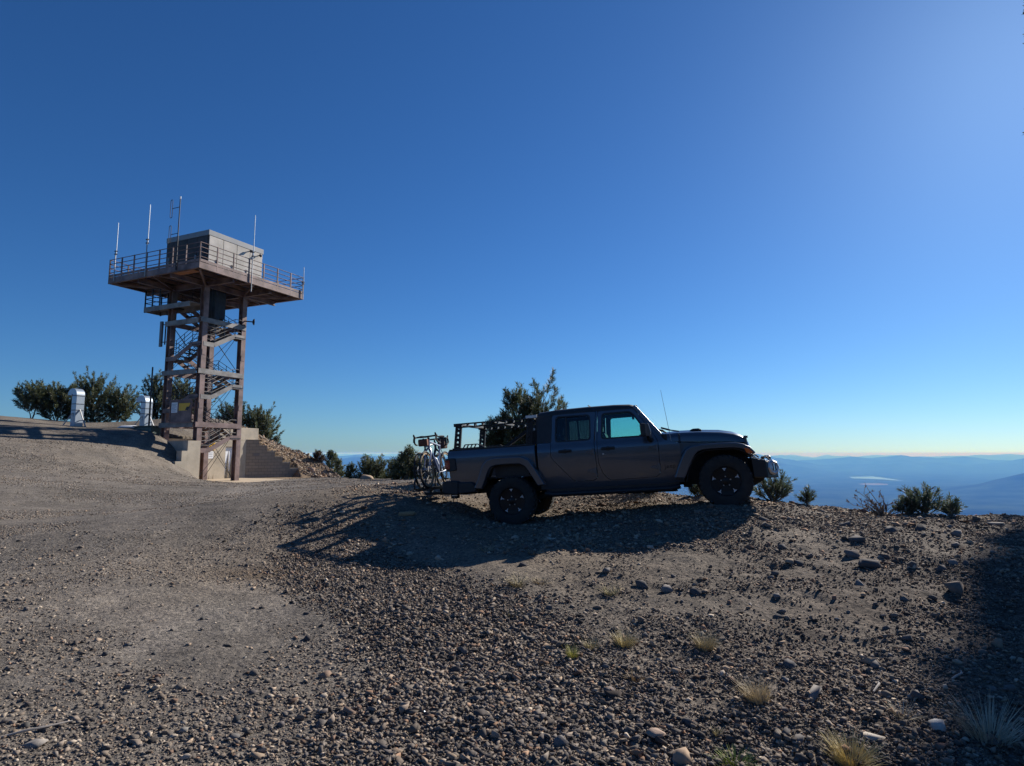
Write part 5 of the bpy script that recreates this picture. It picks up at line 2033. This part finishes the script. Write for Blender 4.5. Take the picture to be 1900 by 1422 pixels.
def crest(label, px, ptop, Y, r, seed, **k):
    X = (px - 950) / FPX * Y
    z = gz(X, Y) - .05
    top = PX(px, ptop, Y).z
    kw = dict(stems=4, base=.05, nbr=7, nn=24, ln=.065, wd=.005, shoot=.14, shape='bush', group=G3, cat='shrub', tw=.09, sink=.05, green=(.115, .145, .085))
    kw.update(k)
    return pine('pine_shrub', label, X, Y, max(.22, (top - z) * .85), r, seed, **kw)


crest('leafy green pine scrub beside the front bumper of the pickup', 1428, 893, 11.4, .40, 51, nbr=13)
crest('pine scrub peeping out behind the front tyre', 1292, 918, 12.5, .22, 52)
crest('tiny two-pronged sprig right of the bumper scrub', 1488, 922, 10.9, .12, 53, stems=2, nbr=6)
crest('dark pine scrub on the skyline right of the dead brush', 1700, 914, 10.0, .34, 54, nbr=10)
crest('small scrub between the dead brush and the dark pine scrub', 1668, 926, 10.0, .17, 55, nbr=5)
crest('faint low scrub at the crest far right', 1752, 953, 9.7, .12, 56, nbr=6, stems=2)
crest('green scrub under the truck between the axles', 1200, 911, 13.1, .36, 57, shape='round', nbr=14)
p = PX(1640, 955, 10.05)
db = thing('dead_brush', 'bare reddish brush with arching twigs on the skyline', 'brush', (p.x, p.y, gz(p.x, p.y) - .05))
rng = np.random.default_rng(5)
mb = MB()
tips = []
for i in range(26):
    a = rng.random() * 6.28
    e = .5 + .9 * rng.random()
    L = .18 + .38 * rng.random()
    d = np.array([math.cos(a) * math.cos(e), math.sin(a) * math.cos(e), math.sin(e)])
    pts = [d * L * q + np.array([-.10 * q * q, 0, -.06 * q * q]) + (rng.random(3) - .5) * .03 for q in (0, .35, .7, 1.0)]
    mb.path([tuple(q) for q in pts], [.010, .008, .005, .003], 5)
    for j in range(3):
        q = pts[1 + j] if j < 3 else pts[-1]
        v = d + (rng.random(3) - .5) * 1.6
        v = v / np.linalg.norm(v) * .12
        mb.path([tuple(q), tuple(q + v)], [.004, .002], 4)
        if rng.random() < .55:
            tips.append((q + v * .5, v * .6, .8 + .5 * rng.random()))
mb.build('twigs', M_BARK, db)
V, T, C = needle_tufts(tips, rng, 12, .035, .006, np.array([.10, .060, .042]))
mesh_np('dry_leaves', V, T, M_NEEDLE, db, tint=C)

# tall pine beyond the right edge: its shadow falls across the near slope
sd = Vector((SUN.x, SUN.y, 0)).normalized()
pd = Vector((sd.y, -sd.x, 0))
for i, (s_, p_, top, cr) in enumerate(((40.0, -.06, 37.0, 1.0), (40.5, 1.75, 38.0, 1.4), (41.0, 3.9, 37.5, 1.7))):
    q = sd * s_ + pd * p_
    zb = gz(q.x, q.y)
    pine('pine_tree', ('slim tall pine on the slope, first of a clump beyond the right edge', 'slim tall pine in the middle of the clump beyond the right edge', 'slim tall pine farthest right in the clump beyond the right edge')[i], q.x, q.y, top - zb, cr, 61 + i, stems=1, base=.72, nbr=190, nn=18, ln=.26, wd=.05, shoot=.42, shape='flag', dens=1.6, tw=.07, side=7, wander=.12, group='tall pines to the right')

# ------------------------------------------------------------------ stones
M_STONE = mat('loose_stone', (1, 1, 1), .95, 0, .25, 30, attr='tint', bump=.002, bscale=90, spec=.06)


def rock_shape(rng, npts=11, flat=(1, .8, .6)):
    """Broken stone: convex hull of a few random points, so it has flat facets and sharp edges."""
    p = rng.normal(size=(npts, 3))
    p /= np.linalg.norm(p, axis=1)[:, None]
    p *= (.66 + .5 * rng.random((npts, 1)))
    p *= np.array(flat) * (.85 + .3 * rng.random(3))
    bm = bmesh.new()
    for q in p:
        bm.verts.new(q)
    r = bmesh.ops.convex_hull(bm, input=bm.verts[:])
    bmesh.ops.delete(bm, geom=list(set(g for g in r['geom_interior'] + r['geom_unused'] if isinstance(g, bmesh.types.BMVert))), context='VERTS')
    bmesh.ops.triangulate(bm, faces=bm.faces[:])
    bmesh.ops.recalc_face_normals(bm, faces=bm.faces[:])
    for i, v in enumerate(bm.verts):
        v.index = i
    v = np.array([tuple(x.co) for x in bm.verts])
    f = np.array([[x.index for x in q.verts] for q in bm.faces])
    bm.free()
    return v, f


PALETTE = np.array([(.150, .138, .130), (.095, .088, .085), (.20, .182, .165), (.24, .208, .18), (.32, .26, .205), (.30, .205, .15), (.165, .118, .095), (.42, .37, .31), (.120, .113, .115)])


def stone_mesh(name, x, y, size, seed, npts, weights, m=M_STONE, sink=.30, flat=(.95, .75, .55), nproto=24, tone=1.0):
    rng = np.random.default_rng(seed)
    n = len(x)
    z = ground_z(x, y)
    pi = rng.integers(0, nproto, n)
    ci = rng.choice(len(PALETTE), n, p=weights / weights.sum())
    col = PALETTE[ci] * np.array([1.07, 1.0, .92]) * (.70 + .6 * rng.random((n, 1))) * tone
    VV, FF, TT = [], [], []
    off = 0
    for q in range(nproto):
        v0, f0 = rock_shape(rng, npts + int(rng.integers(-2, 3)), flat)
        k = np.nonzero(pi == q)[0]
        if not len(k):
            continue
        sz = size[k]
        yaw = rng.random(len(k)) * 2 * np.pi
        tx, ty = (rng.random(len(k)) - .5) * .9, (rng.random(len(k)) - .5) * .9
        cy, sy = np.cos(yaw), np.sin(yaw)
        v = v0[None] * sz[:, None, None]
        X = v[..., 0] * cy[:, None] - v[..., 1] * sy[:, None]
        Y = v[..., 0] * sy[:, None] + v[..., 1] * cy[:, None]
        Z = v[..., 2] + X * tx[:, None] * .5 + Y * ty[:, None] * .5
        V = np.stack([X + x[k][:, None], Y + y[k][:, None], Z + (z[k] + sz * flat[2] * (.75 - 1.5 * sink))[:, None]], -1).reshape(-1, 3)
        nv = len(v0)
        FF.append((off + np.arange(len(k))[:, None, None] * nv + f0[None]).reshape(-1, 3))
        VV.append(V)
        TT.append(np.repeat(col[k], nv, 0))
        off += len(V)
    return mesh_np(name, np.concatenate(VV), np.concatenate(FF), m, tint=np.concatenate(TT))


def poly_band(x, y):
    """Dense coarse gravel: a tongue running from the viewer's feet towards the truck's shadow."""
    cx = np.interp(y, [2.5, 3.4, 4.4, 6, 7.6, 9.5, 11], [.25, .2, .05, -.70, -1.75, -2.8, -3.6])
    hw = np.interp(y, [2.5, 3.4, 4.4, 6, 7.6, 9.5, 11], [1.05, 1.0, .85, .80, .75, .7, .6])
    d = np.abs(x - cx + .7 * fbm(x * 1.1, y * 1.1, 71, 4)) / hw
    return np.clip(1.3 - .85 * d, 0, 1) * np.clip((11 - y) / 3, 0, 1)


def scatter(n, rmin, rmax, seed, azl=-43, azr=43, power=1.0):
    """Points whose density falls with distance from the viewer (stones too small to see farther out are left out)."""
    rng = np.random.default_rng(seed)
    u = rng.random(n)
    if power == 1.0:
        r = rmin * (rmax / rmin) ** u
    else:
        e = 1 - power + 0.0
        r = (rmin ** e + u * (rmax ** e - rmin ** e)) ** (1 / e)
    a = np.radians(azl + (azr - azl) * rng.random(n))
    return np.sin(a) * r, np.cos(a) * r, r, rng


def keep_out(x, y):
    """Not inside the tyres' footprints, the slab or the bunker court."""
    u, v = court_mask(x, y)
    k = ~((u > WALLU - .6) & (v > -2.0) & (v < 4.7) & (u < 4.2))
    for lx, ly in ((0, -.81), (0, .81), (-3.488, -.81), (-3.488, .81)):
        q = TM @ Vector((lx, ly, 0))
        k &= np.hypot(x - q.x, y - q.y) > .34
    re = np.interp(np.degrees(np.arctan2(x, y)), _EA, _ER)
    k &= np.hypot(x, y) < re + 1.2
    return k


W_DARK = np.array([5, 3.5, 4.5, 3, 1.5, .9, .9, .6, 2.4])
W_MIX = np.array([4, 3, 4, 3.5, 2.2, 1.0, 1.2, .9, 2.0])
W_GREY = np.array([2, 1.0, 3.5, 4, 2.2, .4, .3, 1.6, 1.0])
W_TAN = np.array([1, .4, 1.5, 3, 5, 2.5, 1.0, 2.6, .5])


def build_stones():
    # coarse gravel tongue
    x, y, r, rng = scatter(240000, 2.6, 11.5, 101, -36, 28)
    b = poly_band(x, y)
    k = (rng.random(len(x)) < b) & keep_out(x, y)
    x, y, r = x[k], y[k], r[k]
    sz = np.clip(rng.lognormal(math.log(.0128), .46, len(x)), .005, .050)
    sz = np.maximum(sz, r * .0019)
    tag(stone_mesh('coarse_gravel', x, y, sz, 102, 8, W_DARK, sink=.18, flat=(1, .8, .66), nproto=40), kind='stuff')
    # stony slope on the right
    x, y, r, rng = scatter(210000, 2.6, 14.5, 111, -12, 43)
    rt = np.clip((x + .1 - .10 * (y - 4)) / 1.6, 0, 1)
    dirt = np.exp(-((x - .4) / 1.0) ** 2 - ((y - 7.4) / 1.6) ** 2)
    cl = np.clip(.55 + 1.5 * fbm(x * 1.1, y * 1.1, 77, 4), .08, 1)
    k = (rng.random(len(x)) < rt * cl * (1 - .85 * dirt)) & keep_out(x, y)
    x, y, r = x[k], y[k], r[k]
    sz = np.clip(rng.lognormal(math.log(.0088), .55, len(x)), .004, .045)
    sz = np.maximum(sz, r * .0014)
    tag(stone_mesh('slope_gravel', x, y, sz, 112, 8, W_MIX, sink=.22, flat=(1, .8, .6), nproto=40), kind='stuff')
    # scattered chips on the packed track and round the truck
    x, y, r, rng = scatter(190000, 2.8, 36, 121, -42, 12)
    cl = np.clip(.35 + 1.6 * fbm(x * .8, y * .8, 79, 4), .05, 1)
    k = (rng.random(len(x)) < .75 * cl) & keep_out(x, y)
    x, y, r = x[k], y[k], r[k]
    sz = np.clip(rng.lognormal(math.log(.009), .55, len(x)), .004, .05)
    sz = np.maximum(sz, r * .0012)
    tag(stone_mesh('track_gravel', x, y, sz, 122, 8, W_GREY, sink=.34, flat=(1, .8, .5), nproto=30), kind='stuff')
    # crest and ground under the truck
    x, y, r, rng = scatter(40000, 8, 16.5, 131, -16, 40)
    k = (rng.random(len(x)) < np.clip(.45 + fbm(x, y, 83, 3), .1, 1)) & keep_out(x, y)
    x, y, r = x[k], y[k], r[k]
    sz = np.maximum(np.clip(rng.lognormal(math.log(.017), .55, len(x)), .006, .075), r * .0014)
    tag(stone_mesh('crest_gravel', x, y, sz, 132, 8, W_TAN, sink=.25, flat=(1, .8, .55), nproto=30), kind='stuff')
    # rubble beside the bunker
    rng = np.random.default_rng(141)
    n = 26000
    x = -18.6 + 9.5 * rng.random(n)
    y = 38.0 + 9.0 * rng.random(n)
    rub = np.clip(1.3 - np.hypot((x + 14.2) / 4.6, (y - 42.8) / 3.8), 0, 1)
    u, v = court_mask(x, y)
    k = (rng.random(n) < rub) & keep_out(x, y) & ~(((u - WALLU) * .92 - (v - 4.62) * .40 > -.40) & (u < 2.2) & (v > 4) & (v < 7.5))
    x, y = x[k], y[k]
    sz = np.clip(rng.lognormal(math.log(.030), .62, len(x)), .016, .20)
    tag(stone_mesh('rubble', x, y, sz, 142, 11, W_TAN, sink=.2, flat=(1, .85, .65), nproto=30, tone=1.0), kind='stuff')


build_stones()

# ---- single rocks
ROCKS = {}


def rock_proto(seed, flat, col):
    rng = np.random.default_rng(seed)
    v, f = rock_shape(rng, 13, flat)
    return v, f, np.ones((len(v), 3)) * np.array(col)


def rock(label, px, py, Y, size, seed, flat=(1, .8, .5), col=(.16, .14, .125), rz=0., tilt=(0, 0), group=None, name='rock', cat='rock', sink=.32):
    p = PX(px, py, Y) if Y else hit(px, py)
    v, f, k = rock_proto(seed, flat, col)
    o = mesh_np(name, v * size, f, M_STONE, tint=k)
    o.location = (p.x, p.y, gz(p.x, p.y) + size * flat[2] * (1 - 2 * sink) * .5)
    o.rotation_euler = (tilt[0], tilt[1], rz)
    return tag(o, label, cat, group)


DK, GR, TN_, RD = (.125, .116, .112), (.22, .20, .185), (.36, .285, .21), (.26, .165, .125)
rock('tan stone slab lying left of the rear tyre', 755, 956, None, .20, 201, (1.0, .55, .30), (.40, .27, .15), .25, (0, -.08))
rock('pale flat stone standing out in the gravel near the bottom', 1216, 1366, None, .085, 202, (1, .8, .45), (.42, .31, .24), .4)
rock('rounded tan stone at the bottom edge of the gravel', 1262, 1410, None, .085, 203, (1, .8, .55), (.38, .28, .20), 1.1)
rock('whitish stone in the deep shade at the lower right', 1743, 1350, None, .085, 204, (1, .7, .45), (.62, .58, .52), .2)
rock('pale slab stone above the straw tuft at the lower right', 1613, 1372, None, .09, 205, (1, .45, .28), (.45, .40, .34), -.35)
rock('large dark boulder with a bright sunlit tip on the right slope', 1772, 1098, None, .14, 206, (1, .8, .6), (.21, .17, .14), .6)
rock('wide dark ledge rock half buried on the right slope', 1612, 1052, None, .16, 207, (1.1, .7, .5), DK, .1)
rock('leaning dark rock on the upper right slope', 1590, 1005, None, .13, 208, (1, .7, .6), DK, 1.0)
rock('block of dark rock near the skyline at far right', 1808, 968, None, .12, 209, (1, .7, .6), DK, .4)
rock('broad grey rock sitting on the skyline at far right', 1846, 975, None, .13, 210, (1.1, .7, .45), GR, .4)
rock('reddish rock on the skyline beside the dead brush', 1605, 951, None, .10, 211, (1, .8, .7), RD, .9)
rock('dark brown cobble in the middle of the gravel tongue', 1135, 1296, None, .075, 212, (1, .85, .75), (.07, .058, .052), .5)
rock('brown cobble at the lower edge of the truck shadow', 700, 1059, None, .075, 213, (1, .8, .8), (.22, .16, .12), .5)
rock('grey stone among the dark gravel below the grass tufts', 1040, 1385, None, .07, 214, (1, .75, .6), GR, 1.5)
rock('round tan boulder at the far edge of the gravel pad', 681, 887, 29.3, .42, 215, (1, .75, .62), (.40, .30, .21), .3, sink=.2)
rock('pink boulder halfway up the rubble slope', 579, 876, None, .36, 216, (1, .8, .7), (.48, .34, .25), .3, sink=.2)
rock('white stone in the rubble below the pink boulder', 585, 884, None, .19, 217, (1, .8, .7), (.62, .55, .48), .3, sink=.2)
rng = np.random.default_rng(300)
KINDS = [('dark angular rock half buried in the stony slope right of the truck', DK), ('grey-brown rock lying loose on the stony slope right of the truck', GR),
         ('sunlit tan rock lying on the stony slope right of the truck', TN_), ('reddish lava rock lying on the stony slope right of the truck', RD)]
n_r = 0
while n_r < 90:
    px = 1120 + 780 * rng.random()
    py = 965 + 430 * rng.random() ** 1.3
    if px < 1400 and py < 1060:
        continue
    kd = rng.choice(4, p=[.42, .30, .14, .14])
    s = float(np.clip(rng.lognormal(math.log(.058), .38), .035, .12)) * (1.1 if py < 1100 else .72)
    rock(KINDS[kd][0], px, py, None, s, int(rng.integers(0, 40)) + 400, (1, .8, .5 + .3 * rng.random()), tuple(np.array(KINDS[kd][1]) * (.8 + .4 * rng.random())), rng.random() * 6.28, ((rng.random() - .5) * .9, (rng.random() - .5) * .9), group='rocks strewn over the right slope')
    n_r += 1
for i in range(16):
    px, py = 560 + 480 * rng.random(), 1050 + 330 * rng.random()
    rock('larger cobble sitting among the coarse dark gravel', px, py, None, .035 + .03 * rng.random(), 400 + i, (1, .85, .7), tuple(np.array([(.17, .15, .135), (.28, .20, .15), (.10, .09, .088)][i % 3])), rng.random() * 6.28, group='cobbles in the gravel tongue')
for i in range(18):
    px, py = 30 + 430 * rng.random(), 930 + 460 * rng.random()
    rock('small stone sitting proud of the packed track', px, py, None, (.020 + .022 * rng.random()), 420 + i, (1, .8, .6), tuple(np.array([(.17, .16, .15), (.28, .26, .23), (.10, .095, .09)][i % 3])), rng.random() * 6.28, group='stones on the packed track')
rock('pale flattened stone at the lower left corner', 70, 1385, None, .085, 250, (1, .8, .25), (.30, .27, .24), .3)
for i, (px, py, L, a) in enumerate(((62, 1366, .30, .35), (1640, 1282, .22, .5), (1790, 1262, .20, .2))):
    q = hit(px, py)
    tw_ = thing('twig', ('curved pale twig on the track at the lower left', 'bleached bent twig lying on the right slope', 'grey twig in the shade of the right slope')[i], 'twig', (q.x, q.y, gz(q.x, q.y) + .012), a)
    MB().path([(-L / 2, 0, 0), (-L / 6, .02, .012), (L / 6, .05, .01), (L / 2, .12, .0)], [.006, .007, .006, .003], 6).build('stem', M_DEAD, tw_)

# ------------------------------------------------------------------ dry grass tufts
M_STRAW = mat('dry_grass', (1, 1, 1), .75, 0, .2, 9, attr='tint', spec=.2)


def tuft(label, px, py, h0, w0, n0, seed, col=(.40, .33, .19), group=None, lean=0.0, cat='grass tuft', name='grass_tuft', flower=False):
    rng = np.random.default_rng(seed)
    h, w, n = h0, w0, int(n0 * 1.5)
    q = hit(px, py)
    V, F, C = [], [], []
    for i in range(n):
        a = rng.random() * 6.28
        rr = w * .33 * math.sqrt(rng.random())
        b0 = np.array([rr * math.cos(a), rr * math.sin(a), -.01])
        L = h * (.45 + .6 * rng.random())
        out = (.25 + .85 * rng.random() ** 1.5) * w / h * 1.1
        d = np.array([math.cos(a) * out + lean, math.sin(a) * out, 1.0])
        d /= np.linalg.norm(d)
        bend = np.array([math.cos(a), math.sin(a), -.55]) * L * .28 * rng.random()
        s = np.array([-math.sin(a + rng.random()), math.cos(a + rng.random()), 0])
        wd = .0017 + .0014 * rng.random()
        k = len(V)
        for t in (0, .5, 1.0):
            p = b0 + d * L * t + bend * t * t
            ww = wd * (1 - .85 * t)
            V += [p - s * ww, p + s * ww]
        F += [(k, k + 1, k + 3, k + 2), (k + 2, k + 3, k + 5, k + 4)]
        c = np.array(col) * (.95 + .7 * rng.random())
        C += [c] * 6
        if flower and rng.random() < .5:
            tip = b0 + d * L + bend
            for j in range(3):
                o3 = tip + (rng.random(3) - .5) * .02
                k = len(V)
                e = .006
                V += [o3 + np.array([e, 0, 0]), o3 + np.array([0, e, 0]), o3 + np.array([-e, 0, e]), o3 + np.array([0, -e, e * .5])]
                F += [(k, k + 1, k + 2, k + 3)]
                C += [np.array([.55, .47, .30])] * 4
    o = mesh_np(name, np.array(V), None, M_STRAW, tint=np.array(C), quads=np.array(F))
    o.location = (q.x, q.y, gz(q.x, q.y))
    return tag(o, label, cat, group)


GG = 'dry grass tufts on the stony slope'
tuft('straw grass tuft, middle one of the row below the truck', 1158, 1200, .16, .15, 170, 1, (.42, .36, .20), GG)
tuft('straw grass tuft right of the middle one, by a dark hollow', 1309, 1205, .17, .15, 170, 2, (.38, .32, .19), GG)
tuft('small yellow-green tuft in front of the row of grasses', 1062, 1222, .12, .07, 90, 3, (.40, .38, .13), GG)
tuft('thin low tuft left of the middle straw tuft', 1097, 1203, .10, .12, 80, 4, (.36, .32, .18), GG)
tuft('tall swept straw tuft on the right slope', 1408, 1305, .19, .14, 190, 5, (.46, .38, .24), GG, lean=-.35)
tuft('thick golden tuft at the bottom edge on the right', 1580, 1418, .17, .20, 240, 6, (.46, .37, .17), GG)
tuft('pale wispy tuft in the deep shade at lower right', 1836, 1372, .26, .26, 150, 7, (.40, .36, .27), GG)
tuft('flowering pale weed between truck shadow and gravel', 962, 1088, .16, .20, 90, 8, (.34, .29, .17), GG, flower=True, cat='weed', name='weed')
tuft('low brown weed clump beside the flowering weed', 1004, 1082, .09, .20, 110, 9, (.32, .25, .13), GG, cat='weed', name='weed')
tuft('flowering pale weed under the front door of the truck', 1131, 1104, .13, .14, 90, 10, (.38, .34, .19), GG, flower=True, cat='weed', name='weed')
tuft('flat sparse tuft on the bare dirt patch', 947, 1142, .07, .14, 60, 11, (.34, .30, .16), GG)
tuft('small russet tuft above the gravel hollow', 1178, 1262, .09, .11, 70, 12, (.34, .25, .14), GG)
tuft('weed clump at the lower edge of the truck shadow', 992, 1028, .10, .22, 80, 13, (.30, .27, .17), GG, cat='weed', name='weed')
tuft('dim weed clump inside the truck shadow', 900, 1022, .12, .22, 90, 14, (.30, .27, .18), GG, cat='weed', name='weed')
tuft('green leafy weed at the bottom edge of the slope', 1365, 1420, .10, .16, 130, 15, (.22, .26, .07), GG, cat='weed', name='weed')
tuft('tiny tuft left of the green weed at the bottom', 1330, 1365, .07, .05, 30, 16, (.42, .37, .22), GG)
tuft('sparse tuft behind the pale slab stone', 1675, 1330, .12, .16, 50, 17, (.40, .35, .25), GG)
tuft('short tuft below the truck front wheel', 1205, 1005, .08, .16, 50, 18, (.34, .30, .17), GG)
